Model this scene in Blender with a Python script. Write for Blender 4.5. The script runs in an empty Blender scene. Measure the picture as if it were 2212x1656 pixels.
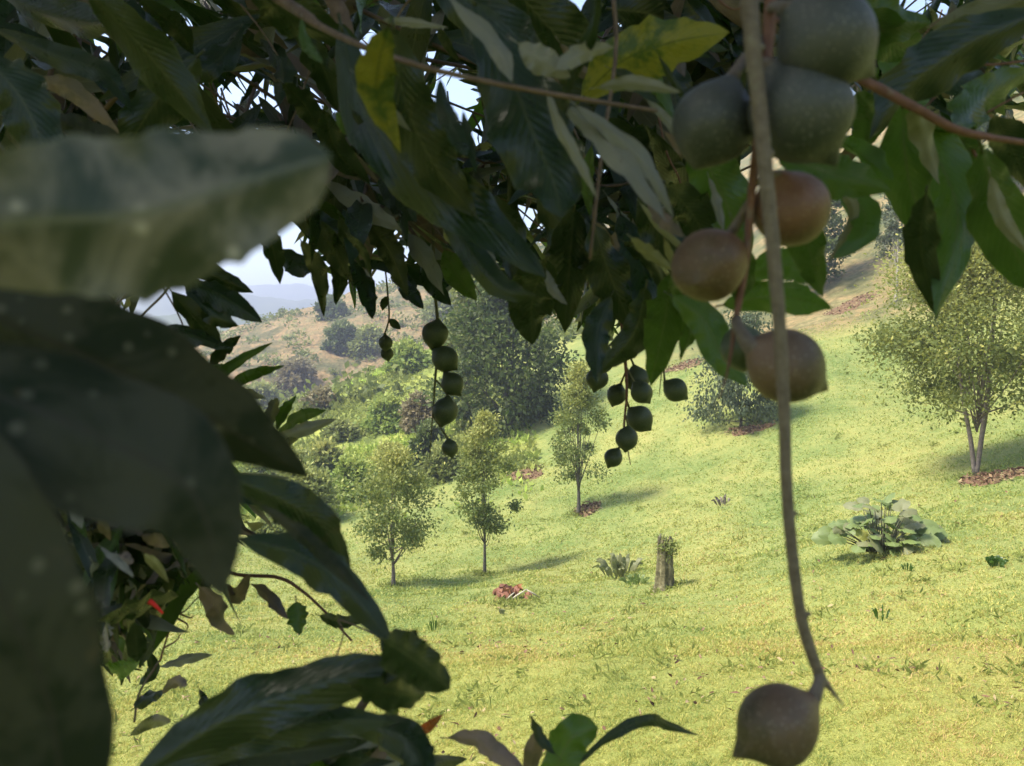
import bpy, math, random
import numpy as np
from mathutils import Vector, Matrix, noise as mnoise

R = math.radians
rng = np.random.default_rng(11)
random.seed(5)
sc = bpy.context.scene
COL = sc.collection

# ------------------------------------------------------------------ camera
CAM = np.array([0.0, 0.0, 1.6])
PITCH = 3.0
FOC = 1736.0            # focal length in units of a 2212 wide picture
cam_d = bpy.data.cameras.new('camera')
cam = bpy.data.objects.new('camera', cam_d); COL.objects.link(cam)
cam.location = CAM; cam.rotation_euler = (R(90 - PITCH), 0, 0)
cam_d.sensor_width = 36; cam_d.lens = 36 * FOC / 2212
cam_d.clip_start = 0.02; cam_d.clip_end = 12000
cam_d.dof.use_dof = True; cam_d.dof.focus_distance = 4.0; cam_d.dof.aperture_fstop = 13.0
sc.camera = cam

# ------------------------------------------------------------------ light
w = bpy.data.worlds.new("World"); sc.world = w; w.use_nodes = True
nt = w.node_tree; nt.nodes.clear()
sky = nt.nodes.new('ShaderNodeTexSky'); sky.sky_type = 'NISHITA'; sky.sun_disc = False
TOSUN = Vector((-0.78, -0.12, 1.25)).normalized()
sky.sun_elevation = math.asin(TOSUN.z); sky.sun_rotation = math.atan2(TOSUN.x, TOSUN.y)
sky.air_density = 1.0; sky.dust_density = 1.6
bg = nt.nodes.new('ShaderNodeBackground'); bg.inputs[1].default_value = 0.15
wo = nt.nodes.new('ShaderNodeOutputWorld')
nt.links.new(sky.outputs[0], bg.inputs[0]); nt.links.new(bg.outputs[0], wo.inputs[0])
sd = bpy.data.lights.new('sun', 'SUN'); sd.energy = 3.4; sd.angle = R(12); sd.color = (1.0, 0.93, 0.78)
so = bpy.data.objects.new('sun', sd); COL.objects.link(so)
so.rotation_euler = TOSUN.to_track_quat('Z', 'Y').to_euler()
sc.view_settings.view_transform = 'Standard'; sc.view_settings.look = 'None'
sc.view_settings.exposure = 1.45; sc.view_settings.gamma = 1.0; sc.view_settings.use_curve_mapping = False
cy = sc.cycles
cy.max_bounces = 7; cy.diffuse_bounces = 4; cy.glossy_bounces = 3; cy.transmission_bounces = 4
cy.transparent_max_bounces = 6; cy.volume_bounces = 0
cy.caustics_reflective = False; cy.caustics_refractive = False
cy.use_denoising = True; cy.sample_clamp_indirect = 4.0

# ------------------------------------------------------------------ helpers
fwd = np.array([0, math.cos(R(PITCH)), -math.sin(R(PITCH))])
upv = np.array([0, math.sin(R(PITCH)), math.cos(R(PITCH))])
def P(u, v, d):
    """world point seen at (u, v) of the 2212 x 1656 photograph, d metres away"""
    return CAM + d * (fwd + np.array([1.0, 0, 0]) * ((u - 1106) / FOC) + upv * ((828 - v) / FOC))
def proj(p):
    q = np.asarray(p) - CAM
    d = q @ fwd
    dd = np.where(np.abs(d) < 1e-6, 1e-6, d)
    return 1106 + FOC * q[..., 0] / dd, 828 - FOC * (q @ upv) / dd, d

def nm(nt_, kind, **kw):
    n = nt_.nodes.new(kind)
    for k, v_ in kw.items(): setattr(n, k, v_)
    return n
def ramp(nt_, fac, stops):
    n = nt_.nodes.new('ShaderNodeValToRGB'); e = n.color_ramp.elements
    while len(e) > 1: e.remove(e[-1])
    e[0].position = stops[0][0]; e[0].color = (*stops[0][1], 1)
    for p_, c_ in stops[1:]:
        x = e.new(p_); x.color = (*c_, 1)
    nt_.links.new(fac, n.inputs[0]); return n.outputs[0]
def math_n(nt_, op, a, b=None, c=None):
    n = nt_.nodes.new('ShaderNodeMath'); n.operation = op
    for i, x in enumerate((a, b, c)):
        if x is None: continue
        if isinstance(x, (int, float)): n.inputs[i].default_value = x
        else: nt_.links.new(x, n.inputs[i])
    return n.outputs[0]
def mix(nt_, fac, a, b, kind='MIX'):
    n = nt_.nodes.new('ShaderNodeMix'); n.data_type = 'RGBA'; n.blend_type = kind
    for s, x in ((n.inputs[0], fac), (n.inputs[6], a), (n.inputs[7], b)):
        if isinstance(x, (int, float)): s.default_value = x
        elif isinstance(x, tuple): s.default_value = (*x, 1)
        else: nt_.links.new(x, s)
    return n.outputs[2]
def noise_n(nt_, scale, detail=4, rough=.6, vec=None, dist=0):
    n = nt_.nodes.new('ShaderNodeTexNoise'); n.inputs['Scale'].default_value = scale
    n.inputs['Detail'].default_value = detail; n.inputs['Roughness'].default_value = rough
    n.inputs['Distortion'].default_value = dist
    if vec is not None: nt_.links.new(vec, n.inputs['Vector'])
    return n.outputs[0]
def new_mat(name):
    m = bpy.data.materials.new(name); m.use_nodes = True; m.node_tree.nodes.clear()
    return m, m.node_tree
def finish(nt_, col, rough, trans=None, tfac=0.0, bump=None, bstr=.3, bdist=.002, spec=.5, rsock=None):
    b = nt_.nodes.new('ShaderNodeBsdfPrincipled'); o = nt_.nodes.new('ShaderNodeOutputMaterial')
    if isinstance(col, tuple): b.inputs['Base Color'].default_value = (*col, 1)
    else: nt_.links.new(col, b.inputs['Base Color'])
    b.inputs['Roughness'].default_value = rough; b.inputs['Specular IOR Level'].default_value = spec
    if rsock is not None: nt_.links.new(rsock, b.inputs['Roughness'])
    if bump is not None:
        bn = nt_.nodes.new('ShaderNodeBump'); bn.inputs['Strength'].default_value = bstr
        bn.inputs['Distance'].default_value = bdist
        nt_.links.new(bump, bn.inputs['Height']); nt_.links.new(bn.outputs[0], b.inputs['Normal'])
    if trans is not None:
        t = nt_.nodes.new('ShaderNodeBsdfTranslucent'); ms = nt_.nodes.new('ShaderNodeMixShader')
        if isinstance(trans, tuple): t.inputs[0].default_value = (*trans, 1)
        else: nt_.links.new(trans, t.inputs[0])
        ms.inputs[0].default_value = tfac
        nt_.links.new(b.outputs[0], ms.inputs[1]); nt_.links.new(t.outputs[0], ms.inputs[2])
        nt_.links.new(ms.outputs[0], o.inputs[0])
    else: nt_.links.new(b.outputs[0], o.inputs[0])
    return b

def leaf_mat(name, dark, light, rib, trans, tfac, rough=.30, lichen=0.0, spot=None, spotamt=.6, spec=.5):
    m, n = new_mat(name)
    uv = nm(n, 'ShaderNodeUVMap', uv_map='UVMap').outputs[0]
    sx = nm(n, 'ShaderNodeSeparateXYZ'); n.links.new(uv, sx.inputs[0])
    at = nm(n, 'ShaderNodeAttribute', attribute_name='rnd').outputs['Fac']
    geo = nm(n, 'ShaderNodeNewGeometry')
    across = math_n(n, 'ABSOLUTE', math_n(n, 'SUBTRACT', sx.outputs[1], .5))
    nz = noise_n(n, 35, 4, .6, geo.outputs['Position'])
    base = mix(n, math_n(n, 'MULTIPLY_ADD', at, .7, math_n(n, 'MULTIPLY', nz, .4)), dark, light)
    # paler underside
    base = mix(n, math_n(n, 'MULTIPLY', geo.outputs['Backfacing'], .35), base, tuple(min(1, c * 1.6 + .012) for c in light))
    if spot:
        sp = ramp(n, noise_n(n, 32, 5, .65, geo.outputs['Position']), [(.46, (0, 0, 0)), (.56, (1, 1, 1))])
        base = mix(n, math_n(n, 'MULTIPLY', sp, spotamt), base, spot)
    else:
        # tip burn and a few brown flecks
        fl = ramp(n, noise_n(n, 90, 3, .7, geo.outputs['Position']), [(.66, (0, 0, 0)), (.72, (1, 1, 1))])
        base = mix(n, math_n(n, 'MULTIPLY', fl, .55), base, (.07, .05, .025))
    if lichen > 0:
        vo = nm(n, 'ShaderNodeTexVoronoi'); vo.inputs['Scale'].default_value = 210; n.links.new(geo.outputs['Position'], vo.inputs['Vector'])
        vs = nm(n, 'ShaderNodeSeparateXYZ'); n.links.new(vo.outputs['Color'], vs.inputs[0])
        l1 = ramp(n, math_n(n, 'MULTIPLY', math_n(n, 'SUBTRACT', .42, vo.outputs['Distance']), math_n(n, 'GREATER_THAN', vs.outputs[0], .80)), [(.05, (0, 0, 0)), (.25, (1, 1, 1))])
        l2 = ramp(n, noise_n(n, 30, 6, .68, geo.outputs['Position'], .6), [(.42, (0, 0, 0)), (.54, (1, 1, 1))])
        base = mix(n, math_n(n, 'MULTIPLY', l2, lichen), base, (.21, .195, .15))
        base = mix(n, math_n(n, 'MULTIPLY', l1, min(1, lichen * 1.5)), base, (.34, .33, .26))
    ribm = ramp(n, across, [(.012, (1, 1, 1)), (.03, (0, 0, 0))])
    vein = math_n(n, 'SINE', math_n(n, 'SUBTRACT', math_n(n, 'MULTIPLY', sx.outputs[0], 110), math_n(n, 'MULTIPLY', across, 55)))
    veinm = ramp(n, vein, [(.8, (0, 0, 0)), (1.0, (1, 1, 1))])
    if lichen > 0: veinm = math_n(n, 'MULTIPLY', l2, .05)
    col = mix(n, math_n(n, 'MULTIPLY', veinm, .34), base, rib)
    col = mix(n, math_n(n, 'MULTIPLY', ribm, .75), col, rib)
    edge = ramp(n, across, [(.468, (0, 0, 0)), (.485, (1, 1, 1))])
    col = mix(n, math_n(n, 'MULTIPLY', edge, .55), col, rib)
    tr = mix(n, math_n(n, 'MULTIPLY', ribm, .7), mix(n, at, trans, tuple(c * .6 for c in trans)), tuple(c * .4 for c in trans))
    if spot: tr = mix(n, math_n(n, 'MULTIPLY', sp, spotamt), tr, tuple(min(1, x * 1.8) for x in spot))
    hgt = math_n(n, 'ADD', math_n(n, 'MULTIPLY', vein, .12 if lichen == 0 else .0), math_n(n, 'MULTIPLY', nz, 1.2))
    rs = math_n(n, 'MULTIPLY_ADD', noise_n(n, 60, 3, .6, geo.outputs['Position']), .3, rough - .15)
    finish(n, col, rough, tr, tfac, bump=hgt, bstr=.5, bdist=.0012, rsock=rs, spec=spec)
    return m

M = {}
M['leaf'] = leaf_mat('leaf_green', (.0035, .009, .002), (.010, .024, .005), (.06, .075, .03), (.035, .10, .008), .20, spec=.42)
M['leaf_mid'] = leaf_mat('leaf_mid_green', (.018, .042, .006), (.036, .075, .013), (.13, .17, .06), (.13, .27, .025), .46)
M['leaf_pale'] = leaf_mat('leaf_pale_and_glint', (.10, .11, .075), (.17, .175, .13), (.24, .24, .18), (.12, .18, .04), .15, rough=.5)  # pale leaves; also leaves whose pale colour paints in a glint
M['leaf_yellow'] = leaf_mat('leaf_yellowing', (.07, .11, .015), (.20, .19, .025), (.05, .09, .02), (.34, .34, .02), .40, spot=(.03, .07, .01), spotamt=.85)
M['leaf_dry'] = leaf_mat('leaf_dry_brown', (.09, .06, .045), (.19, .15, .12), (.20, .16, .12), (.12, .08, .04), .12, rough=.65, spot=(.07, .075, .05), spotamt=.6)
M['leaf_orange'] = leaf_mat('leaf_rust_orange', (.30, .06, .015), (.42, .10, .02), (.4, .2, .06), (.6, .15, .02), .3, spot=(.12, .05, .02))
M['leaf_lichen'] = leaf_mat('leaf_lichen_grey', (.006, .016, .006), (.022, .035, .015), (.12, .13, .08), (.05, .10, .02), .10, lichen=.75, rough=.5)
M['leaf_lichen_dark'] = leaf_mat('leaf_lichen_dark', (.005, .010, .005), (.011, .018, .008), (.04, .04, .03), (.02, .05, .010), .08, lichen=.15, rough=.6, spec=.15)
M['mass'] = leaf_mat('leaf_mass_green', (.0035, .009, .002), (.016, .033, .007), (.07, .09, .04), (.04, .12, .010), .20, spec=.45)

def bark_mat(name, a, b, scale=40, bd=.002):
    m, n = new_mat(name)
    g = nm(n, 'ShaderNodeNewGeometry').outputs['Position']
    z = noise_n(n, scale, 6, .7, g)
    c = ramp(n, z, [(.3, a), (.7, b)])
    l = ramp(n, noise_n(n, scale * .35, 4, .7, g), [(.58, (0, 0, 0)), (.66, (1, 1, 1))])
    c = mix(n, math_n(n, 'MULTIPLY', l, .35), c, (.22, .22, .17))
    finish(n, c, .75, bump=z, bstr=.6, bdist=bd); return m
M['bark'] = bark_mat('branch_bark', (.06, .04, .028), (.17, .12, .085), 90)
M['bark_red'] = bark_mat('twig_red_bark', (.085, .038, .026), (.19, .095, .065), 150, .0015)
M['stem'] = bark_mat('fruit_stem', (.085, .068, .05), (.19, .16, .125), 230, .0016)
M['stem_green'] = bark_mat('fruit_stem_green', (.05, .065, .025), (.13, .12, .06), 170, .001)
M['trunk'] = bark_mat('tree_trunk_bark', (.09, .07, .055), (.26, .21, .17), 14, .02)
M['trunk_dark'] = bark_mat('dark_trunk_bark', (.05, .045, .035), (.14, .12, .09), 14, .02)
M['trunk_pale'] = bark_mat('pale_trunk_bark', (.25, .22, .17), (.42, .38, .30), 14, .01)

def nut_mat(name, top, bottom, speck):
    m, n = new_mat(name)
    tc = nm(n, 'ShaderNodeTexCoord').outputs['Object']
    s = nm(n, 'ShaderNodeSeparateXYZ'); n.links.new(tc, s.inputs[0])
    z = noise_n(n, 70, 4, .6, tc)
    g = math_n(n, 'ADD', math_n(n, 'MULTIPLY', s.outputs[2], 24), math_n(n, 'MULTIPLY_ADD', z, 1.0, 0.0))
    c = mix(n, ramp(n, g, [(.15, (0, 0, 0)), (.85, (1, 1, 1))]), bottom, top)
    v = nm(n, 'ShaderNodeTexVoronoi'); v.inputs['Scale'].default_value = 480; n.links.new(tc, v.inputs['Vector'])
    k = ramp(n, v.outputs['Distance'], [(.12, (1, 1, 1)), (.30, (0, 0, 0))])
    c = mix(n, math_n(n, 'MULTIPLY', k, .55), c, speck)
    sc1 = ramp(n, noise_n(n, 55, 6, .75, tc, 1.5), [(.56, (0, 0, 0)), (.60, (1, 1, 1))])
    c = mix(n, math_n(n, 'MULTIPLY', sc1, .4), c, tuple(x * .5 + .03 for x in top))
    bl = ramp(n, noise_n(n, 130, 5, .7, tc), [(.60, (0, 0, 0)), (.72, (1, 1, 1))])
    c = mix(n, math_n(n, 'MULTIPLY', bl, .45), c, tuple(x * .45 for x in bottom))
    finish(n, c, .5, bump=noise_n(n, 160, 6, .7, tc), bstr=.5, bdist=.0012, spec=.45); return m
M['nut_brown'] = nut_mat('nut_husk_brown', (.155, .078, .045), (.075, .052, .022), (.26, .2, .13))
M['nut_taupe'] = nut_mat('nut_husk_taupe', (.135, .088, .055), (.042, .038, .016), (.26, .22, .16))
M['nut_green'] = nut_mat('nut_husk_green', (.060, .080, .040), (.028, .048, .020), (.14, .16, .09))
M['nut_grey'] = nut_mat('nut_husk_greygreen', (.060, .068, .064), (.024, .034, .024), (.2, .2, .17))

def tag(o, label=None, cat=None, group=None, kind=None):
    if label: o['label'] = label
    if cat: o['category'] = cat
    if group: o['group'] = group
    if kind: o['kind'] = kind
    return o
def empty(name, loc):
    o = bpy.data.objects.new(name, None); COL.objects.link(o); o.location = tuple(loc)
    o.empty_display_size = .1
    return o
def mesh_obj(name, verts, faces, mat, parent=None, uv=None, rnd=None, smooth=True, mats=None, mi=None, origin=None, attrs=None):
    verts = np.asarray(verts, dtype=np.float64).reshape(-1, 3)
    base = np.zeros(3)
    if origin is not None: base = np.asarray(origin, float)
    elif parent is not None and len(verts): base = verts.mean(axis=0)
    me = bpy.data.meshes.new(name)
    if isinstance(faces, np.ndarray):
        k = faces.shape[1]; nf = len(faces)
        me.vertices.add(len(verts)); me.vertices.foreach_set('co', (verts - base).ravel())
        me.loops.add(nf * k); me.loops.foreach_set('vertex_index', faces.ravel().astype(np.int32))
        me.polygons.add(nf); me.polygons.foreach_set('loop_start', np.arange(0, nf * k, k, dtype=np.int32))
        me.update(calc_edges=True)
    else:
        me.from_pydata((verts - base).tolist(), [], faces)
    if uv is not None:
        l = me.uv_layers.new(name='UVMap')
        vi = np.empty(len(me.loops), dtype=np.int32); me.loops.foreach_get('vertex_index', vi)
        l.data.foreach_set('uv', np.asarray(uv)[vi].ravel())
    if rnd is not None:
        a = me.attributes.new('rnd', 'FLOAT', 'POINT'); a.data.foreach_set('value', np.asarray(rnd, dtype=np.float32))
    for k_, arr in (attrs or {}).items():
        a = me.attributes.new(k_, 'FLOAT', 'POINT'); a.data.foreach_set('value', np.asarray(arr, dtype=np.float32))
    if mats is not None:
        for q in mats: me.materials.append(q)
        if mi is not None: me.polygons.foreach_set('material_index', np.asarray(mi, dtype=np.int32))
    else: me.materials.append(mat)
    if smooth: me.polygons.foreach_set('use_smooth', np.ones(len(me.polygons), dtype=bool))
    me.update(); me.validate()
    o = bpy.data.objects.new(name, me); COL.objects.link(o)
    if parent is not None:
        o.parent = parent
        wl = np.array(world_loc(parent))
        o.location = tuple(base - wl)
    else: o.location = tuple(base)
    return o
def world_loc(o):
    v = Vector((0, 0, 0))
    while o is not None: v += o.location; o = o.parent
    return v

def catmull(pts, n):
    pts = np.asarray(pts, float)
    if len(pts) == 2: return pts[0] + np.linspace(0, 1, n)[:, None] * (pts[1] - pts[0])
    p = np.vstack([2 * pts[0] - pts[1], pts, 2 * pts[-1] - pts[-2]])
    m = len(pts) - 1; out = []
    for t in np.linspace(0, m, n):
        i = min(int(t), m - 1); f = t - i
        a, b, c, d = p[i], p[i + 1], p[i + 2], p[i + 3]
        out.append(.5 * ((2 * b) + (c - a) * f + (2 * a - 5 * b + 4 * c - d) * f * f + (3 * b - a - 3 * c + d) * f ** 3))
    return np.array(out)
def norm(v): 
    v = np.asarray(v, float); l = np.linalg.norm(v, axis=-1, keepdims=True); return v / np.maximum(l, 1e-9)

def tube_geo(pts, radii, n=None, sides=8, bump=0.0, seed=0):
    n = n or max(4, len(pts) * 5)
    c = catmull(pts, n); r = np.interp(np.linspace(0, 1, n), np.linspace(0, 1, len(radii)), radii)
    T = norm(np.gradient(c, axis=0)); ref = np.array([.31, .2, .93]); rg = np.random.default_rng(seed)
    V = []; 
    s = norm(np.cross(T[0], ref))
    for i in range(n):
        s = norm(s - T[i] * (s @ T[i])); b = np.cross(T[i], s)
        for k in range(sides):
            a = 2 * math.pi * k / sides
            rr = r[i] * (1 + bump * rg.uniform(-1, 1))
            V.append(c[i] + rr * (math.cos(a) * s + math.sin(a) * b))
    F = []
    for i in range(n - 1):
        for k in range(sides):
            k2 = (k + 1) % sides
            F.append((i * sides + k, i * sides + k2, (i + 1) * sides + k2, (i + 1) * sides + k))
    V.append(c[0]); V.append(c[-1]); e0 = len(V) - 2; e1 = len(V) - 1
    for k in range(sides):
        k2 = (k + 1) % sides
        F.append((e0, k2, k)); F.append((e1, (n - 1) * sides + k, (n - 1) * sides + k2))
    return V, F
class Geo:
    def __init__(s): s.V = []; s.F = []
    def add(s, V, F):
        o = len(s.V); s.V += list(V); s.F += [tuple(i + o for i in f) for f in F]
    def tube(s, pts, radii, **k): s.add(*tube_geo(pts, radii, **k))
    def build(s, name, mat, parent=None, **k): return mesh_obj(name, s.V, s.F, mat, parent, **k)

def leaf_geo(spine, width, roll=0.0, fold=.26, wave=.17, blunt=False, nu=16, nv=6, seed=0, face=None, petiole=.0, nicks=.085, curl=0.0):
    """one leaf: a blade folded along its midrib with a wavy, slightly nicked margin"""
    rg = np.random.default_rng(seed)
    c = catmull(spine, nu + 1); T = norm(np.gradient(c, axis=0))
    L = np.linalg.norm(np.diff(c, axis=0), axis=1).sum()
    t = np.linspace(0, 1, nu + 1)
    prof = (np.sin(math.pi * np.clip(t, 0, 1) ** .9)) ** (.42 if blunt else .8)
    prof = np.maximum(prof, .015)
    ph = rg.uniform(0, 6.28, 4); fr = rg.uniform(2.0, 4.5)
    view = norm(c - CAM) if face is None else np.tile(norm(face), (nu + 1, 1))
    V = []; UV = []
    for i in range(nu + 1):
        s = norm(np.cross(T[i], view[i])); nrm = norm(np.cross(s, T[i]))
        a = roll + curl * (t[i] - .5)
        s2 = s * math.cos(a) + nrm * math.sin(a); n2 = -s * math.sin(a) + nrm * math.cos(a)
        for j in range(nv + 1):
            q = 2 * j / nv - 1; e = abs(q)
            half = width * .5 * prof[i]
            if e == 1:
                half *= 1 + nicks * (rg.uniform(-1, 1)) + .05 * math.sin(fr * 9 * t[i] + ph[0] + q)
            off = fold * half * e * (1 - .35 * e) * 1.2 + wave * width * e * e * math.sin(fr * 6.28 * t[i] + ph[1] + q * 1.2) * prof[i]
            V.append(c[i] + s2 * q * half + n2 * off); UV.append((t[i], (q + 1) / 2))
    F = []
    k = nv + 1
    for i in range(nu):
        for j in range(nv): F.append((i * k + j, i * k + j + 1, (i + 1) * k + j + 1, (i + 1) * k + j))
    if petiole > 0:
        pv, pf = tube_geo([c[0] - T[0] * petiole, c[0] + T[0] * L * .03], [width * .035, width * .022], n=3, sides=5)
        o = len(V); V += list(pv); UV += [(0, .5)] * len(pv); F += [tuple(x + o for x in f) for f in pf]
    return V, F, UV

def leaves_batch(base, dirv, nrm, length, width, droop, nu=5, fold=.35, wave=.16, seed=1):
    """many leaves at once -> verts, quads, uv, rnd"""
    rg = np.random.default_rng(seed); N = len(base)
    t = np.linspace(0, 1, nu + 1); q = np.array([-1.0, 0.0, 1.0])
    prof = np.maximum(np.sin(math.pi * t ** .9) ** .8, .03)
    d = norm(dirv); s = norm(np.cross(d, nrm)); n2 = norm(np.cross(s, d))
    L = length[:, None, None]; W = width[:, None, None]
    tt = t[None, :, None]
    spine = base[:, None, :] + d[:, None, :] * L * tt - n2[:, None, :] * L * (droop[:, None, None]) * tt ** 2
    ph = rg.uniform(0, 6.28, (N, 1, 1))
    V = np.empty((N, nu + 1, 3, 3))
    for j, qq in enumerate(q):
        off = fold * abs(qq) * prof[None, :, None] * W * .5 + wave * W * abs(qq) * np.sin(tt * 12 + ph + qq) * prof[None, :, None]
        V[:, :, j, :] = spine + s[:, None, :] * (qq * W * .5 * prof[None, :, None]) + n2[:, None, :] * off
    UV = np.zeros((N, nu + 1, 3, 2)); UV[..., 0] = t[None, :, None]; UV[..., 1] = (q[None, None, :] + 1) / 2
    idx = np.arange(N * (nu + 1) * 3).reshape(N, nu + 1, 3)
    F = np.stack([idx[:, :-1, :-1], idx[:, :-1, 1:], idx[:, 1:, 1:], idx[:, 1:, :-1]], axis=-1).reshape(-1, 4)
    rn = np.repeat(rg.random(N), (nu + 1) * 3)
    return V.reshape(-1, 3), F, UV.reshape(-1, 2), rn

def inside(poly, u, v):
    u = np.asarray(u); v = np.asarray(v); r = np.zeros(u.shape, bool); n = len(poly)
    for i in range(n):
        x1, y1 = poly[i]; x2, y2 = poly[(i + 1) % n]
        if y1 == y2: continue
        c = ((y1 > v) != (y2 > v)) & (u < (x2 - x1) * (v - y1) / (y2 - y1) + x1); r ^= c
    return r

# ------------------------------------------------------------------ terrain
CTRL = [  # picture u, v and distance of places on the ground
 (2212,1656,5.6),(1700,1656,6.0),(1106,1656,6.6),(500,1656,7.2),(0,1656,7.6),
 (2212,1500,7.0),(1700,1480,8.0),(1200,1480,8.6),(700,1480,9.4),(200,1480,10.0),
 (2212,1320,9.6),(1750,1330,11.5),(1300,1330,13.4),(900,1340,14.5),(400,1350,14.0),
 (1910,1195,13.5),(1435,1275,15.5),(1105,1290,15.5),(850,1265,19.0),(1045,1240,21.0),(700,1290,19.0),
 (2212,1130,14.5),(2105,1035,19.5),(1700,1130,19.5),(1250,1115,25.0),(1500,1080,24.0),(1900,1020,22.5),
 (1100,1060,29.0),(1600,935,29.0),(1400,950,31.0),(1800,900,28.0),(2212,900,24.0),(1900,800,33.0),
 (1450,860,34.5),(1700,760,36.0),(1830,680,41.0),(2212,760,31.0),(1600,770,38.5),(2100,600,38.0),(2212,500,40.0),(1950,590,44.0),(2120,455,46.0),
 (620,1200,24.0),(300,1250,20.0),(780,1130,27.0),(950,1000,36.0),(1100,930,40.0),
 (640,1080,35.0),(700,950,44.0),(850,900,47.0),(620,900,50.0),(720,850,55.0),(900,765,58.0),(1050,800,52.0),(1150,860,44.0),
]
GP = [P(*c) for c in CTRL]
GP += [np.array(x, float) for x in [(0,0,0),(-3,0,-.1),(3,0,.1),(0,-5,1.0),(6,-5,1.6),(-6,-5,.6),(-6,3,-1.2),(5,3,-1.3),(-14,10,-4),(-20,0,-2),(12,2,-.8),(20,8,.6),(0,-25,4),(28,-20,5),(-28,-20,2),(34,22,9),(-30,30,-10),
   (60,60,30),(45,80,28),(-6,88,-6.5),(-26,90,-9),(-45,75,-14)]]
FARP = [(640,650,150.),(900,650,120.),(520,840,95.),(600,760,112.),(780,700,118.),(1000,600,130.),(900,560,160.),(700,640,165.)]
GP += [P(*c) for c in FARP]
GP = np.array(GP)
def tps(r2): return .5 * r2 * np.log(r2 + 1e-9)
_n = len(GP); _A = np.zeros((_n + 3, _n + 3))
_d2 = ((GP[:, None, :2] - GP[None, :, :2]) ** 2).sum(-1)
_A[:_n, :_n] = tps(_d2) + np.eye(_n) * 1.5
_A[:_n, _n] = 1; _A[:_n, _n + 1:] = GP[:, :2]; _A[_n, :_n] = 1; _A[_n + 1:, :_n] = GP[:, :2].T
_w = np.linalg.solve(_A, np.concatenate([GP[:, 2], np.zeros(3)]))
_rg = np.random.default_rng(3); WAV = [(_rg.uniform(0, 6.28), _rg.uniform(0, 6.28), _rg.uniform(.7, 1.3)) for _ in range(40)]
def fbm(x, y, scale, octs=5, off=0):
    z = np.zeros_like(x); a = 1; s = 1 / scale; k = off
    for o in range(octs):
        for j in range(3):
            th, ph, f = WAV[(k) % 40]; k += 1
            z += a * np.sin((x * math.cos(th) + y * math.sin(th)) * s * f * 6.28 + ph + 1.3 * np.sin((x * math.sin(th) - y * math.cos(th)) * s * 3.1 + ph * 2)) / 3
        a *= .5; s *= 2.1
    return z
def H(x, y):
    x = np.asarray(x, float); y = np.asarray(y, float); sh = x.shape; x = x.ravel(); y = y.ravel()
    out = np.empty_like(x)
    for i in range(0, len(x), 20000):
        X = x[i:i + 20000]; Y = y[i:i + 20000]
        d2 = (X[:, None] - GP[None, :, 0]) ** 2 + (Y[:, None] - GP[None, :, 1]) ** 2
        out[i:i + 20000] = tps(d2) @ _w[:_n] + _w[_n] + _w[_n + 1] * X + _w[_n + 2] * Y
    out = np.clip(out, -40, 60)
    r = np.hypot(x, y); az = np.arctan2(x, y)
    far = -22 + 16 * fbm(x, y, 420, 5, 3)
    # ridges of far mountains, each its own distance
    for (rr, hh, ww, k) in ((480, 22, 110, 1), (880, 64, 170, 9), (1350, 118, 240, 20)):
        crest = hh * (.78 + .22 * fbm(az * 1000, r * .05, 420, 5, k))
        far = np.maximum(far, -20 + (crest + 20) * np.exp(-((r - rr) / ww) ** 2))
    far = np.where((az > .25) | (az < -2.0), np.maximum(far, 46 * np.exp(-((r - 230) / 120) ** 2) + 6 * fbm(x, y, 90, 4, 12)), far)
    k = np.clip((r - 130) / 110, 0, 1); k = k * k * (3 - 2 * k)
    out = out * (1 - k) + far * k
    und = .07 * fbm(x + .5 * y, y, 2.6, 3, 7) * np.clip((r - 2) / 6, 0, 1) + .05 * fbm(x * .45, y, 1.1, 2, 17) * np.clip((r - 9) / 8, 0, 1) * np.clip((60 - r) / 20, 0, 1) + .16 * fbm(x, y, 11, 2, 15) * np.clip((r - 22) / 25, 0, 1) + .9 * fbm(x, y, 16, 4, 22) * np.clip((r - 60) / 40, 0, 1)
    return (out + und).reshape(sh)
def ground(u, v, dmin=3.0, dmax=400.0):
    d = np.geomspace(dmin, dmax, 900); p = CAM + d[:, None] * (P(u, v, 1.0) - CAM)
    h = H(p[:, 0], p[:, 1]); k = np.nonzero(p[:, 2] < h)[0]
    if len(k) == 0: return p[-1]
    i = k[0]; q = p[i].copy(); q[2] = h[i]; return q
def depth(p): return float((np.asarray(p) - CAM) @ fwd)

NA, NR = 420, 430
rr = np.concatenate([[0.0], np.geomspace(.6, 1900, NR)])
# denser in the direction of view
aa = np.concatenate([np.linspace(-.72, .72, 300), np.linspace(.72, 2 * math.pi - .72, NA - 300 + 2)[1:-1]])
Rg, Ag = np.meshgrid(rr, aa, indexing='ij'); gx = Rg * np.sin(Ag); gy = Rg * np.cos(Ag); gz = H(gx, gy)
nn_, aa_n = gx.shape
idx = np.arange(nn_ * aa_n).reshape(nn_, aa_n); nxt = np.roll(idx, -1, axis=1)
GF = np.stack([idx[:-1], idx[1:], nxt[1:], nxt[:-1]], axis=-1).reshape(-1, 4)
ux, vx, dx = proj(np.stack([gx, gy, gz], -1))
rrr = np.hypot(gx, gy)
brown = np.clip((rrr - 62) / 14, 0, 1) * (gx < 30)
brown = np.maximum(brown, .85 * np.clip((gx - 6) / 6, 0, 1) * np.clip((rrr - 40) / 3 + .15 * fbm(gx, gy, 7, 3, 2), 0, 1))
brown *= np.clip(1 - (rrr - 220) / 100, 0, 1)
scrub = np.clip((rrr - 30) / 6, 0, 1) * np.clip((2 - gx - .0 * gy) / 6, 0, 1) * np.clip(1 - (rrr - 62) / 10, 0, 1)
yel = np.clip((16 - rrr) / 9, 0, 1)
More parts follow.
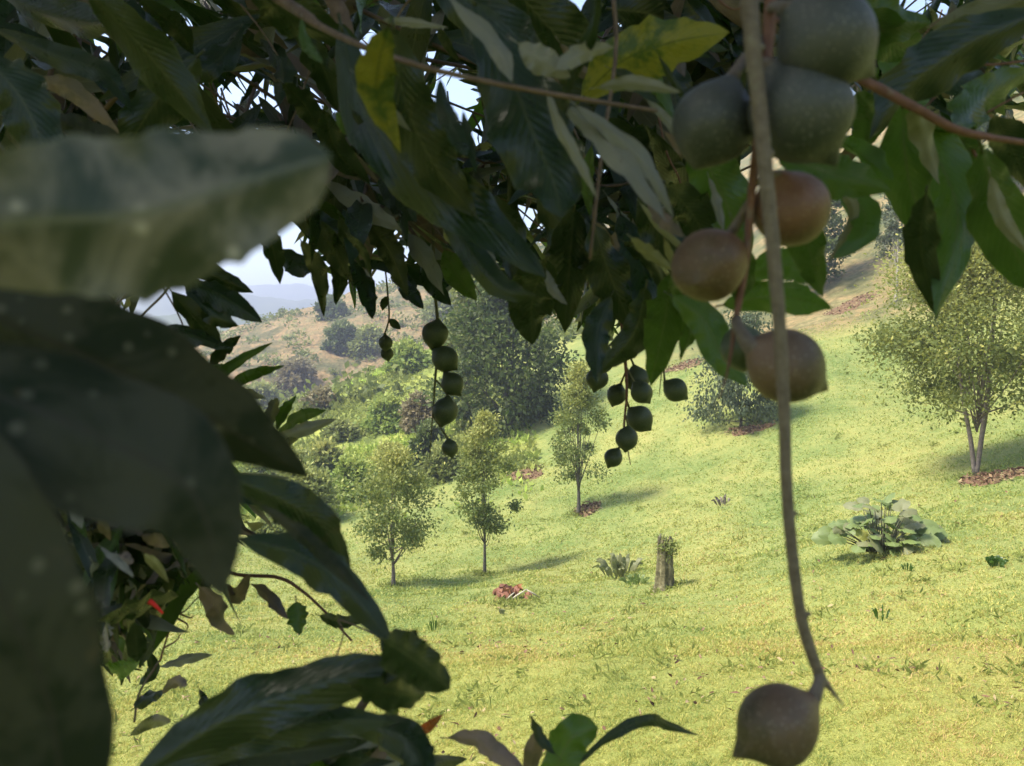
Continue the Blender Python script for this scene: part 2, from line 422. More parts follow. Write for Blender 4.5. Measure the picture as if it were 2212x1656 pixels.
def ground_mat():
    m, n = new_mat('hillside_ground')
    g = nm(n, 'ShaderNodeNewGeometry').outputs['Position']
    A = lambda k: nm(n, 'ShaderNodeAttribute', attribute_name=k).outputs['Fac']
    n1 = noise_n(n, .35, 5, .6, g); n2 = noise_n(n, 6, 6, .7, g); n3 = noise_n(n, 45, 4, .7, g); n0 = noise_n(n, .09, 4, .55, g)
    lawn = ramp(n, math_n(n, 'MULTIPLY_ADD', n1, .6, math_n(n, 'MULTIPLY', n2, .4)), [(.30, (.10, .17, .04)), (.46, (.23, .27, .085)), (.60, (.35, .34, .11)), (.74, (.38, .28, .13))])
    dk = ramp(n, n3, [(.38, (.45, .5, .4)), (.6, (1.1, 1.1, 1.1))])
    lawn = mix(n, .75, lawn, dk, 'MULTIPLY')
    ylw = mix(n, .5, lawn, (.33, .31, .055))
    lawn = mix(n, math_n(n, 'MULTIPLY', A('yellow'), .7), lawn, ylw)
    br = ramp(n, noise_n(n, .16, 8, .68, g), [(.36, (.08, .09, .04)), (.46, (.16, .14, .07)), (.53, (.29, .20, .105)), (.6, (.21, .18, .09)), (.72, (.40, .29, .16))])
    br = mix(n, .8, br, ramp(n, noise_n(n, 2.2, 6, .75, g), [(.36, (.28, .30, .27)), (.5, (.8, .8, .75)), (.62, (1.2, 1.12, 1.05))]), 'MULTIPLY')
    scr = ramp(n, noise_n(n, .3, 7, .7, g), [(.38, (.10, .13, .03)), (.5, (.22, .26, .06)), (.62, (.34, .36, .08))])
    c = mix(n, A('scrub'), lawn, scr); c = mix(n, A('brown'), c, br)
    c = mix(n, A('forest'), c, ramp(n, noise_n(n, .02, 8, .7, g), [(.35, (.03, .05, .03)), (.65, (.10, .12, .06))]))
    hb = math_n(n, 'ADD', math_n(n, 'MULTIPLY', n2, 1.0), math_n(n, 'MULTIPLY', n3, .3))
    finish(n, c, .95, bump=hb, bstr=.8, bdist=.10, spec=.1); return m
M['ground'] = ground_mat()
forest = np.clip((rrr - 240) / 150, 0, 1)
g_o = mesh_obj('ground', np.stack([gx, gy, gz], -1).reshape(-1, 3), GF[:, ::-1].copy(), M['ground'], attrs={'brown': brown.ravel(), 'scrub': scrub.ravel(), 'yellow': yel.ravel(), 'forest': forest.ravel()})
tag(g_o, kind='structure')
zmin = float(gz.min()); ztop = max(float(gz.max()), 12.0) + 3
hv = [(x, y, z) for z in (zmin - 1.0, ztop) for y in (-2000, 2000) for x in (-2000, 2000)]
hz = mesh_obj('haze', hv, [(0, 2, 3, 1), (4, 5, 7, 6), (0, 1, 5, 4), (2, 6, 7, 3), (0, 4, 6, 2), (1, 3, 7, 5)], None, smooth=False, mats=[])
hz.data.materials.clear(); hm, hn = new_mat('haze_air'); hz.data.materials.append(hm)
pv = hn.nodes.new('ShaderNodeVolumePrincipled'); pv.inputs['Density'].default_value = .0015; pv.inputs['Color'].default_value = (.78, .83, 1.0, 1); pv.inputs['Anisotropy'].default_value = .3
hn.links.new(pv.outputs[0], hn.nodes.new('ShaderNodeOutputMaterial').inputs['Volume']); tag(hz, kind='stuff', label='pale blue haze hanging over the whole valley', cat='haze')
print('Z', zmin, ztop)
#--STRUCTURE--

# ------------------------------------------------------------------ grass
def blade_mat(name, stops, trans, tfac=.35):
    m, n = new_mat(name)
    at = nm(n, 'ShaderNodeAttribute', attribute_name='rnd').outputs['Fac']
    g = nm(n, 'ShaderNodeNewGeometry').outputs['Position']
    f = math_n(n, 'MULTIPLY_ADD', noise_n(n, .33, 6, .62, g), 1.7, math_n(n, 'MULTIPLY_ADD', at, .5, -.60))
    c = ramp(n, f, stops)
    ln = nm(n, 'ShaderNodeVectorMath', operation='LENGTH'); n.links.new(g, ln.inputs[0])
    mr = nm(n, 'ShaderNodeMapRange'); mr.inputs['From Min'].default_value = 12; mr.inputs['From Max'].default_value = 25; n.links.new(ln.outputs['Value'], mr.inputs['Value'])
    fr = mix(n, f, (.16, .27, .06), (.34, .40, .11))
    c = mix(n, math_n(n, 'MULTIPLY', mr.outputs[0], .62), c, fr)
    finish(n, c, .6, mix(n, .5, c, trans), tfac, spec=.25); return m
M['grass'] = blade_mat('grass_blades', [(.12, (.10, .17, .045)), (.30, (.21, .28, .07)), (.46, (.38, .39, .10)), (.66, (.49, .44, .12)), (.82, (.50, .35, .15))], (.60, .57, .13))
def scatter_blades(n, rmin, rmax, hgt, wid, seed, amax=.66, keep=None):
    rg = np.random.default_rng(seed)
    r = rmin * (rmax / rmin) ** rg.random(n); a = rg.uniform(-amax, amax, n)
    x = r * np.sin(a); y = r * np.cos(a)
    nz = fbm(x, y, 1.7, 3, 5)
    k = (rg.random(n) < .75 + .35 * nz)
    if keep is not None: k &= keep(x, y)
    x = x[k]; y = y[k]; r = r[k]; N = len(x); z = H(x, y)
    base = np.stack([x, y, z - .005], -1)
    th = rg.uniform(0, 6.28, N); lean = rg.uniform(.3, 1.25, N)
    d = np.stack([np.cos(th) * np.sin(lean), np.sin(th) * np.sin(lean), np.cos(lean)], -1)
    clump = np.clip(fbm(x, y, .22 + .012 * rmax, 3, 9), -.9, 1.2)
    sc_ = rg.uniform(.55, 1.35, N) * (1 + (.75 if rmax < 12 else .5) * clump) * (.6 + .4 * r / rmax)
    h = hgt * sc_; wv = wid * rg.uniform(.6, 1.4, N) * (.6 + .4 * r / rmax)
    s = norm(np.cross(d, rg.normal(size=(N, 3))))
    tip = base + d * h[:, None] + np.array([0, 0, -1])[None] * (h * .12)[:, None]
    mid = base + d * (h * .5)[:, None]
    V = np.stack([base - s * wv[:, None] * .35, base + s * wv[:, None] * .35, mid + s * wv[:, None] * .5, mid - s * wv[:, None] * .5, tip], 1)
    i0 = np.arange(N)[:, None] * 5
    F3 = np.concatenate([i0 + np.array([0, 1, 2]), i0 + np.array([0, 2, 3]), i0 + np.array([3, 2, 4])], 0)
    return V.reshape(-1, 3), F3, np.repeat(rg.random(N), 5)
lawnmask = lambda x, y: ~((x < 2) & (np.hypot(x, y) > 30 + 1.2 * np.maximum(x, -3)))
gv, gf, gr = [], [], []; off = 0
for a in ((250000, 5.0, 10.5, .050, .0062, 1), (150000, 9.5, 18, .06, .015, 2), (170000, 17, 44, .10, .030, 3, .66, lawnmask)):
    v_, f_, r_ = scatter_blades(*a); gv.append(v_); gf.append(f_ + off); gr.append(r_); off += len(v_)
tag(mesh_obj('grass', np.concatenate(gv), np.concatenate(gf), M['grass'], rnd=np.concatenate(gr), smooth=False),
    'short yellow-green grass covering the sloping lawn', 'grass', kind='stuff')

# ------------------------------------------------------------------ trees and bushes of the hillside
def crown_mat(name, dark, light, tip, trans, tfac=.25, rough=.5):
    m, n = new_mat(name)
    at = nm(n, 'ShaderNodeAttribute', attribute_name='rnd').outputs['Fac']
    tp = nm(n, 'ShaderNodeAttribute', attribute_name='tip').outputs['Fac']
    c = mix(n, at, dark, light); c = mix(n, tp, c, tip)
    finish(n, c, rough, mix(n, tp, trans, tuple(min(1, x * 1.3) for x in tip)), tfac, spec=.12); return m
CM = {
 'lawn': crown_mat('lawn_tree_leaves', (.07, .11, .035), (.20, .24, .08), (.44, .42, .12), (.30, .36, .08)),
 'dark': crown_mat('dark_tree_leaves', (.025, .040, .010), (.095, .12, .030), (.2, .23, .08), (.12, .2, .04)),
 'grey': crown_mat('greygreen_tree_leaves', (.07, .09, .055), (.17, .19, .12), (.24, .26, .15), (.2, .25, .1)),
 'wgrey': crown_mat('weeping_shrub_leaves', (.045, .065, .035), (.12, .15, .08), (.18, .2, .11), (.15, .19, .07)),
 'under': crown_mat('undergrowth_leaves', (.16, .19, .045), (.38, .40, .10), (.42, .55, .10), (.34, .38, .1), .3),
 'lime': crown_mat('lime_bush_leaves', (.12, .18, .04), (.25, .32, .08), (.40, .44, .12), (.4, .5, .1), .3),
 'yel': crown_mat('yellow_tree_leaves', (.06, .09, .03), (.19, .22, .07), (.46, .44, .13), (.4, .42, .08), .3),
 'brown': crown_mat('brown_bush_leaves', (.12, .11, .06), (.28, .23, .13), (.34, .3, .16), (.3, .25, .1)),
 'olive': crown_mat('olive_bush_leaves', (.08, .105, .03), (.23, .26, .07), (.38, .40, .13), (.32, .36, .1)),
}
def crown_geo(center, shape, n, leaf, seed, clumps=90, tiptop=.0, droop=0.0, fill=.55):
    """shape(h, az) -> radius at height fraction h; center = bottom of crown, second value = height"""
    rg = np.random.default_rng(seed); c0, ht = center
    hc = rg.random(clumps) ** .9; az = rg.uniform(0, 6.28, clumps)
    rad = np.array([shape(h, a) for h, a in zip(hc, az)]) * (fill + (1 - fill) * rg.random(clumps) ** .4) * rg.uniform(.55, 1.22, clumps)
    cc = np.stack([rad * np.cos(az), rad * np.sin(az), hc * ht], -1) + c0
    cs = np.array([shape(.5, 0)] * clumps) * rg.uniform(.10, .30, clumps)
    k = rg.integers(0, clumps, n)
    off = rg.normal(size=(n, 3)) * cs[k][:, None] * np.array([1, 1, .75])
    p = cc[k] + off
    out = norm(p - (np.asarray(c0) + np.array([0, 0, ht * .45])))
    d = norm(rg.normal(size=(n, 3)) * .8 + out * .7 + np.array([0, 0, -droop]))
    s = norm(np.cross(d, rg.normal(size=(n, 3)) + out * .4)); L = leaf * rg.uniform(.6, 1.5, n)
    b = p; t = p + d * L[:, None]; m_ = p + d * (L * .5)[:, None]
    V = np.stack([b, m_ + s * (L * .27)[:, None], t, m_ - s * (L * .27)[:, None]], 1).reshape(-1, 3)
    F = np.arange(n * 4).reshape(n, 4)
    up = np.clip((p[:, 2] - c0[2]) / ht, 0, 1)
    tip = np.clip((up - (1 - tiptop)) / max(.2, tiptop), 0, 1) * rg.uniform(.3, 1, n) if tiptop > 0 else rg.random(n) ** 6 * .7
    tip = np.maximum(tip, rg.random(n) ** 10)
    clr = rg.random(clumps)
    rn = np.clip(.55 * clr[k] + .45 * rg.random(n), 0, 1)
    return V, F, np.repeat(rn, 4), np.repeat(tip, 4), cc
def egg(w_, lo=.35, pw=.8, s=0):
    ph = s * 1.7
    return lambda h, a: w_ * (max(.02, math.sin(math.pi * min(1, max(0, h * (1 - lo * .0) * .93 + .05)) ** (1.0 - lo))) ** pw) * (1 + .16 * math.sin(3 * a + ph + 5 * h) + .10 * math.sin(7 * a - ph + 9 * h))
def cone(w_, s=0):
    return lambda h, a: w_ * (max(0.0, 1 - h) ** .8 * min(1, h * 6 + .3)) * (1 + .18 * math.sin(3 * a + s + 6 * h) + .1 * math.sin(5 * a - s))
def tree(name, base, height, crown_w, crown_lo, n, leaf, mat, tmat, label, cat, seed, tr=.05, shape='egg', clumps=90, tiptop=0.0, stems=1, group=None, droop=0.0, sp=.2, lean=0.0, bare=True):
    base = np.asarray(base, float); t = empty(name, base); tag(t, label, cat, group)
    rg = np.random.default_rng(seed + 77)
    c0 = base + np.array([lean, 0, height * crown_lo]); ch = height * (1 - crown_lo)
    fn = egg(crown_w / 2, .25, .75, seed) if shape == 'egg' else (cone(crown_w / 2, seed) if shape == 'cone' else egg(crown_w / 2, .6, .6, seed))
    V, F, rn, tp, cc = crown_geo((c0, ch), fn, n, leaf, seed, clumps, tiptop, droop)
    o = mesh_obj('crown', V, F, CM[mat], t, rnd=rn, smooth=False, attrs={'tip': tp}); o['kind'] = 'stuff'
    G = Geo()
    for s in range(stems):
        a = 6.28 * s / max(1, stems) + .6; k = 0 if stems == 1 else sp
        top = c0 + np.array([math.cos(a) * k * 2.2, math.sin(a) * k * 2.2, ch * .75])
        mid = base + (top - base) * .45 + np.array([math.cos(a) * k * .5 + rg.normal() * .03, rg.normal() * .03, 0])
        G.tube([base + np.array([math.cos(a) * tr * .4 * (stems > 1), math.sin(a) * tr * .4 * (stems > 1), -.08]), base + (mid - base) * .35 + np.array([rg.normal() * .02, 0, 0]), mid, top], [tr * (1.35 if stems == 1 else .95), tr * .9, tr * .7, tr * .15], n=12, sides=7, bump=.08, seed=seed + s)
    tips = cc[rg.permutation(len(cc))[:14 if bare else 8]]
    for q in tips:
        h = rg.uniform(.05, .55); st = c0 + np.array([0, 0, ch * h * .6 - .12 * height * crown_lo])
        st = base + (c0 + np.array([0, 0, ch * .6]) - base) * (crown_lo * .75 + h * .4)
        mid = (st + q) / 2 + np.array([0, 0, -.06 * height * rg.random()])
        G.tube([st, mid, q], [tr * .42, tr * .25, tr * .07], n=6, sides=5, seed=seed)
    G.build('trunk', M[tmat], t)
    return t

def pxh(base, pix): return pix * depth(base) / FOC      # metres for a picture height at that place
B = ground(850, 1268); tree('young_tree', B, pxh(B, 285), pxh(B, 165), .26, 9000, .078, 'lawn', 'trunk', 'small rounded lawn tree, leftmost of the three in the dip, bushes behind it', 'tree', 21, tr=.045, tiptop=.35, clumps=46)
B = ground(1047, 1240); tree('young_tree', B, pxh(B, 345), pxh(B, 115), .26, 9500, .078, 'lawn', 'trunk_dark', 'slim tree with golden top, standing directly below the left nut string', 'tree', 22, tr=.04, tiptop=.5, clumps=44)
B = ground(1250, 1112); tree('young_tree', B, pxh(B, 325), pxh(B, 140), .24, 9500, .085, 'lawn', 'trunk_dark', 'pointed tree with yellow top and a patch of red soil beside its trunk', 'tree', 23, tr=.055, tiptop=.55, clumps=48, shape='cone')
B = ground(2108, 1025); tree('spreading_tree', B, pxh(B, 540), pxh(B, 330), .27, 40000, .092, 'yel', 'trunk', 'large airy tree with several pale stems at the right edge of the lawn', 'tree', 24, tr=.06, tiptop=.6, clumps=95, stems=3, sp=.30)
B = ground(1600, 925); tree('weeping_shrub', B, pxh(B, 245), pxh(B, 165), .03, 8000, .13, 'wgrey', 'trunk_dark', 'grey-green drooping shrub on the slope behind the brown nuts', 'shrub', 25, tr=.05, shape='low', clumps=60, droop=1.6, bare=False)
B = ground(1935, 655); tree('young_tree', B, pxh(B, 260), pxh(B, 120), .36, 7000, .15, 'grey', 'trunk_pale', 'pale-stemmed grey tree high on the bank left of the hanging leaf pair', 'tree', 26, tr=.07, shape='cone', clumps=60)
B = ground(1100, 930); tree('evergreen_tree', B, pxh(B, 340), pxh(B, 270), .02, 18000, .24, 'dark', 'trunk_dark', 'big dark evergreen behind the two slim lawn trees', 'tree', 27, tr=.16, shape='low', clumps=110)
B = ground(1010, 920); tree('evergreen_tree', B, pxh(B, 320), pxh(B, 130), .02, 9000, .24, 'olive', 'trunk_dark', 'olive-green tree directly right of the string of four nuts', 'tree', 28, tr=.12, shape='low', clumps=70)
B = ground(1820, 640); tree('evergreen_tree', B + np.array([-.4, 3, 1.0]), 7.5, 3.6, .02, 9000, .22, 'dark', 'trunk_dark', 'dark tree at the top of the bank, seen just right of the brown nuts', 'tree', 29, tr=.14, shape='low', clumps=70)
B = ground(2150, 470); tree('evergreen_tree', B + np.array([0, 2.5, .2]), 6.0, 4.4, .02, 8000, .24, 'dark', 'trunk_dark', 'dark tree above the orange bank at the upper right', 'tree', 30, tr=.14, shape='low', clumps=70)
# bushes of the left slope
BUSH = [(600,1180,70,90,'olive','olive bush low in the dip behind the large drooping leaf tips'),
 (700,1060,90,100,'lawn','green bush up the bank from the leftmost lawn tree'),
 (850,1050,80,90,'lawn','rounded green bush between the thicket and the slim golden-topped tree'),
 (960,1040,70,80,'olive','low olive bush behind the crown of the slim golden-topped tree'),
 (600,1040,60,100,'lawn','green bush beside the pale pointed leaves at the left'),
 (700,880,30,70,'brown','brown bush at the border of green bank and bare slope'),
 (560,880,40,80,'olive','small olive bush on the bare slope under the sky gap'),
 (960,690,60,90,'olive','distant bush on the ridge left of the big evergreen'),
 (720,690,40,60,'dark','dark bush high on the bare ridge by the tiny nut pair'),
 (660,1130,110,150,'olive','olive bush at the lawn edge left of the leftmost lawn tree'),
 (765,1090,95,110,'lime','fresh green bush directly behind the leftmost lawn tree'),
 (925,1010,90,90,'dark','dark bush between the two left lawn trees'),
 (905,930,70,70,'brown','brownish bush left of the hanging nut string'),
 (835,930,60,80,'lime','bright lime tuft low on the left green slope'),
 (1150,900,50,90,'olive','dark low bush at the foot of the pointed tree'),
 (740,765,55,70,'dark','small dark bush at the brown slope edge'),
 (800,765,45,80,'olive','grey-olive bush above the lime patch'),
 (880,800,50,80,'lime','bright lime bush crowning the left green slope'),
 (740,950,32,60,'olive','low olive bush halfway down the green slope'),
 (650,1040,50,90,'olive','broad olive bush beside the tip of the big drooping leaf'),
 (640,830,45,70,'brown','brown scrub bush low on the bare slope')]
for i, (u, v, hp, wp, mt, lb) in enumerate(BUSH):
    B = ground(u, v)
    tree('bush', B, pxh(B, hp), pxh(B, wp), .02, 4500, .0048 * depth(B) + .03, mt, 'trunk_dark', lb, 'bush', 60 + i, tr=.04, shape='low', clumps=50, bare=False, tiptop=.3)
# scrub over the far slopes
rg = np.random.default_rng(8); N = 3200
a = rg.uniform(-.45, .1, N); r = rg.uniform(50, 190, N); x = r * np.sin(a); y = r * np.cos(a)
k = fbm(x, y, 26, 4, 30) + .3 * rg.normal(size=N) > .1; x, y = x[k], y[k]; z = H(x, y); N = len(x)
S = rg.uniform(.5, 1.7, N); q = 22; k = np.repeat(np.arange(N), q); n = N * q
p = np.stack([x, y, z], -1)[k] + rg.normal(size=(n, 3)) * np.stack([S, S, S * .45], -1)[k] * .5 + np.array([0, 0, .3])
d = norm(rg.normal(size=(n, 3))); s = norm(np.cross(d, rg.normal(size=(n, 3)))); L = rg.uniform(.3, .7, n)
V = np.stack([p, p + d * (L * .5)[:, None] + s * (L * .3)[:, None], p + d * L[:, None], p + d * (L * .5)[:, None] - s * (L * .3)[:, None]], 1).reshape(-1, 3)
tag(mesh_obj('scrub', V, np.arange(n * 4).reshape(n, 4), CM['olive'], rnd=np.repeat(rg.random(N)[k], 4), smooth=False, attrs={'tip': np.zeros(n * 4)}), 'scattered low scrub over the brown and green far slopes', 'scrub', kind='stuff')
rg = np.random.default_rng(9); n = 130000
a = rg.uniform(-.75, .12, n); r = rg.uniform(22, 72, n); x = r * np.sin(a); y = r * np.cos(a)
kk = (x < 1.0) & (fbm(x, y, 6, 3, 20) + .4 * rg.normal(size=n) - .06 * np.maximum(0, r - 58) - .25 * np.maximum(0, 33 - r - .35 * np.minimum(0, x + 4)) > -.25); x, y, r = x[kk], y[kk], r[kk]; n = len(x)
p = np.stack([x, y, H(x, y)], -1); d = norm(rg.normal(size=(n, 3)) + np.array([0, 0, 1.0])); s = norm(np.cross(d, rg.normal(size=(n, 3)))); L = rg.uniform(.15, .4, n)
V = np.stack([p, p + d * (L * .5)[:, None] + s * (L * .25)[:, None], p + d * L[:, None], p + d * (L * .5)[:, None] - s * (L * .25)[:, None]], 1).reshape(-1, 3)
tag(mesh_obj('undergrowth', V, np.arange(n * 4).reshape(n, 4), CM['under'], rnd=np.repeat(np.clip(.45 + .5 * fbm(x, y, 5, 3, 11) - .2 + .4 * rg.random(n), 0, 1), 4), smooth=False, attrs={'tip': np.repeat(np.clip(fbm(x, y, 9, 3, 25) - .1, 0, 1), 4)}), 'rough green undergrowth on the mound at the left', 'undergrowth', kind='stuff')

# ------------------------------------------------------------------ soil patches under the trees
def soil_mat():
    m, n = new_mat('red_soil_mulch'); g = nm(n, 'ShaderNodeNewGeometry').outputs['Position']
    c = ramp(n, noise_n(n, 9, 6, .75, g), [(.3, (.08, .05, .03)), (.55, (.18, .115, .065)), (.75, (.28, .21, .11))])
    finish(n, c, .95, bump=noise_n(n, 30, 4, .7, g), bstr=.8, bdist=.03, spec=.1); return m
M['soil'] = soil_mat()
def litter_mat():
    m, n = new_mat('dry_litter'); at = nm(n, 'ShaderNodeAttribute', attribute_name='rnd').outputs['Fac']
    finish(n, ramp(n, at, [(0, (.09, .05, .03)), (.5, (.20, .115, .07)), (.9, (.32, .26, .13))]), .9, spec=.15); return m
M['litter'] = litter_mat()
def soil_patch(u, v, wpx, dpm, lb, seed, n=260):
    c = ground(u, v); rx = pxh(c, wpx) / 2; ry = dpm; rg = np.random.default_rng(seed)
    K = 26; Rr = 6; V = [(c[0], c[1], 0)]
    wob = 1 + .22 * np.sin(np.arange(K) / K * 6.28 * 3 + seed) + .12 * rg.normal(size=K)
    for i in range(1, Rr + 1):
        for k in range(K):
            a = 6.28 * k / K; V.append((c[0] + math.cos(a) * rx * wob[k] * i / Rr, c[1] + math.sin(a) * ry * wob[k] * i / Rr, 0))
    V = np.array(V); V[:, 2] = H(V[:, 0], V[:, 1]) + .05; V[-K:, 2] -= .07
    F = [(0, 1 + k, 1 + (k + 1) % K) for k in range(K)]
    for i in range(Rr - 1):
        for k in range(K): F.append((1 + i * K + k, 1 + (i + 1) * K + k, 1 + (i + 1) * K + (k + 1) % K, 1 + i * K + (k + 1) % K))
    o = mesh_obj('soil_patch', V, F, M['soil'], origin=c); tag(o, kind='structure')
    a = rg.uniform(0, 6.28, n); q = np.sqrt(rg.random(n)) * 1.15; x = c[0] + np.cos(a) * rx * q; y = c[1] + np.sin(a) * ry * q
    p = np.stack([x, y, H(x, y) + .055 + .03 * rg.random(n)], -1); d = norm(rg.normal(size=(n, 3)) * np.array([1, 1, .35])); s = norm(np.cross(d, rg.normal(size=(n, 3)))); L = rg.uniform(.05, .16, n)
    W = np.stack([p, p + d * (L * .5)[:, None] + s * (L * .25)[:, None], p + d * L[:, None], p + d * (L * .5)[:, None] - s * (L * .25)[:, None]], 1).reshape(-1, 3)
    tag(mesh_obj('leaf_litter', W, np.arange(n * 4).reshape(n, 4), M['litter'], rnd=np.repeat(rg.random(n), 4), smooth=False), lb, 'leaf litter', kind='stuff')
soil_patch(1272, 1104, 44, .45, 'reddish litter right of the pointed tree trunk', 1)
soil_patch(2150, 1032, 130, .55, 'reddish dry litter around the spreading tree stems', 2, 500)
soil_patch(1620, 930, 90, .5, 'red litter at the foot of the drooping grey shrub', 3)
soil_patch(1135, 1025, 70, .8, 'red soil and litter between the two slim trees', 4)
soil_patch(1480, 790, 80, 1.0, 'reddish bare bank above the right nut bunch', 5, 500)
soil_patch(1840, 655, 110, .7, 'reddish litter along the top edge of the lawn', 6, 400)

# ------------------------------------------------------------------ things on the lawn
def plain(name, stops, scale, rough=.8, bd=.01, spec=.3):
    m, n = new_mat(name); g = nm(n, 'ShaderNodeNewGeometry').outputs['Position']
    z = noise_n(n, scale, 5, .7, g); finish(n, ramp(n, z, stops), rough, bump=z, bstr=.6, bdist=bd, spec=spec); return m
M['stump'] = plain('weathered_stump_wood', [(.3, (.05, .045, .025)), (.5, (.16, .14, .07)), (.7, (.27, .25, .14))], 9, .9, .03)
M['rust'] = plain('rust_red_dry_bark', [(.3, (.10, .05, .035)), (.55, (.23, .10, .06)), (.75, (.34, .20, .12))], 12, .8, .02)
M['rust_or'] = plain('orange_dry_bark', [(.3, (.26, .10, .04)), (.7, (.42, .20, .09))], 12, .8, .02)
M['straw'] = plain('pale_dry_stalk', [(.3, (.35, .30, .2)), (.7, (.5, .46, .36))], 12, .8, .01)
# stump
B = ground(1435, 1274); hS = pxh(B, 116); rS = pxh(B, 18)
t = empty('tree_stump', B); tag(t, 'grooved upright tree stump with a tuft of leaves on its broken top', 'tree stump')
V = []; F = []; K = 40; rg = np.random.default_rng(4)
for i in range(15):
    h = i / 14
    for k in range(K):
        a = 6.28 * k / K; r = rS * (1.15 - .35 * h + .35 * max(0, .12 - h) * 6) * (1 + .13 * math.sin(6 * a + .8 * h) + .09 * math.sin(11 * a + 1) + .04 * rg.normal() * (h > .1))
        zz = h * hS * (.84 + (.16 * abs(math.sin(2.5 * a + .4)) + .05 * rg.random()) * (h == 1)) - .05
        V.append(B + np.array([math.cos(a) * r, math.sin(a) * r, zz]))
V.append(B + np.array([0, 0, hS * .7]))
for i in range(14):
    for k in range(K): F.append((i * K + k, i * K + (k + 1) % K, (i + 1) * K + (k + 1) % K, (i + 1) * K + k))
for k in range(K): F.append((14 * K + k, 14 * K + (k + 1) % K, 15 * K))
mesh_obj('stump', V, F, M['stump'], t)
n = 420; p = B + rg.normal(size=(n, 3)) * np.array([rS * .6, rS * .6, hS * .09]) + np.array([0.03, -.05, hS * .80]); d = norm(rg.normal(size=(n, 3)) + np.array([0, 0, -.5]))
V, F, UV, rn = leaves_batch(p, d, rg.normal(size=(n, 3)), rg.uniform(.06, .13, n), rg.uniform(.02, .035, n), rg.uniform(0, .4, n), nu=2)
o = mesh_obj('vine_leaves', V, F, CM['olive'], t, rnd=rn, attrs={'tip': np.zeros(len(V))}); o['kind'] = 'stuff'
for k in range(7):
    G = Geo(); a = rg.uniform(0, 6.28); q = B + np.array([math.cos(a) * rS * .55, math.sin(a) * rS * .55, hS * .68])
    G.tube([q, q + np.array([rg.normal() * .015, rg.normal() * .015, hS * rg.uniform(.2, .34)])], [.014, .008], n=4, sides=5); G.build('dead_shoot', M['trunk_dark'], t)
# rust red heap
B = ground(1105, 1296); t = empty('bark_heap', B); tag(t, 'low heap of rust-red dry bark curls lying on the lawn', 'bark heap')
S = pxh(B, 60)
for k in range(16):
    a = rg.uniform(-1, 1); cx = a * S * .75; hh = S * .42 * (1 - .6 * abs(a)) * rg.uniform(.5, 1)
    b = B + np.array([cx, rg.uniform(-.12, .12), .02]); ang = rg.uniform(-.5, .9)
    Ls = S * rg.uniform(.5, .95)
    e = b + np.array([math.cos(ang) * Ls * .6, rg.uniform(-.15, .1), hh])
    m_ = (b + e) / 2 + np.array([0, 0, S * .12])
    V, F, UV = leaf_geo([b, m_, e], S * rg.uniform(.22, .42), roll=rg.uniform(-1, 1), fold=.9, wave=.25, blunt=True, nu=8, nv=4, seed=k, nicks=.15)
    mesh_obj('bark_curl', V, F, M['rust_or'] if k % 4 == 0 else M['rust'], t)
for (x0, z0, x1, z1) in ((-.1, .02, .55, .42), (.55, .42, 1.0, .12), (-.2, .05, .1, .3)):
    G = Geo(); G.tube([B + np.array([S * x0, -.2, S * z0]), B + np.array([S * (x0 + x1) / 2, -.22, S * (z0 + z1) / 2 + .02]), B + np.array([S * x1, -.15, S * z1])], [.012, .018, .01], n=6, sides=5); G.build('stalk', M['straw'], t)
# big leaved plant
M['big_leaf'] = leaf_mat('broad_leaf_green', (.055, .085, .02), (.13, .17, .045), (.2, .26, .1), (.35, .5, .08), .25, rough=.55)
M['big_leaf_pale'] = leaf_mat('broad_leaf_pale', (.08, .09, .035), (.14, .145, .06), (.17, .18, .09), (.3, .36, .12), .2, rough=.6)
M['big_leaf_yel'] = leaf_mat('broad_leaf_yellow', (.22, .24, .05), (.32, .32, .07), (.4, .4, .15), (.6, .6, .08), .3, rough=.6)
B = ground(1905, 1190); t = empty('broad_leaved_plant', B); tag(t, 'clump of broad pale-green leaves on short stalks on the lawn', 'plant')
W_ = pxh(B, 98); Hh = pxh(B, 122)
for k in range(84):
    a = rg.uniform(0, 6.28); q = math.sqrt(rg.random()); hx = math.cos(a) * W_ * q; hy = math.sin(a) * W_ * .7 * q
    hz = Hh * (1 - .62 * q * q) * rg.uniform(.30, .95)
    c = B + np.array([hx, hy, max(.12, hz)]); out = norm(np.array([math.cos(a) * (.5 + q), math.sin(a) * (.5 + q), .35 - .9 * q * rg.random() - .1]))
    Ls = rg.uniform(.24, .44)
    e = c + out * Ls; m_ = c + out * Ls * .5 + np.array([0, 0, .05])
    V, F, UV = leaf_geo([c, m_, e], Ls * rg.uniform(.6, .85), roll=rg.uniform(-.5, .5), fold=.35, wave=.09, blunt=True, nu=8, nv=4, seed=100 + k, face=np.array([rg.normal() * .3, .6 + rg.normal() * .2, -1.0]), nicks=.06)
    lf = mesh_obj('leaf', V, F, M['big_leaf_yel'] if k in (7, 31) else (M['big_leaf_pale'] if k % 3 == 0 else M['big_leaf']), t, uv=UV, rnd=[rg.random()] * len(V))
    G = Geo(); G.tube([B + np.array([hx * .3, hy * .3, -.03]), B + np.array([hx * .6, hy * .6, hz * .5]), c], [.014, .011, .006], n=6, sides=5)
    G.build('stalk', M['stem_green'], t)
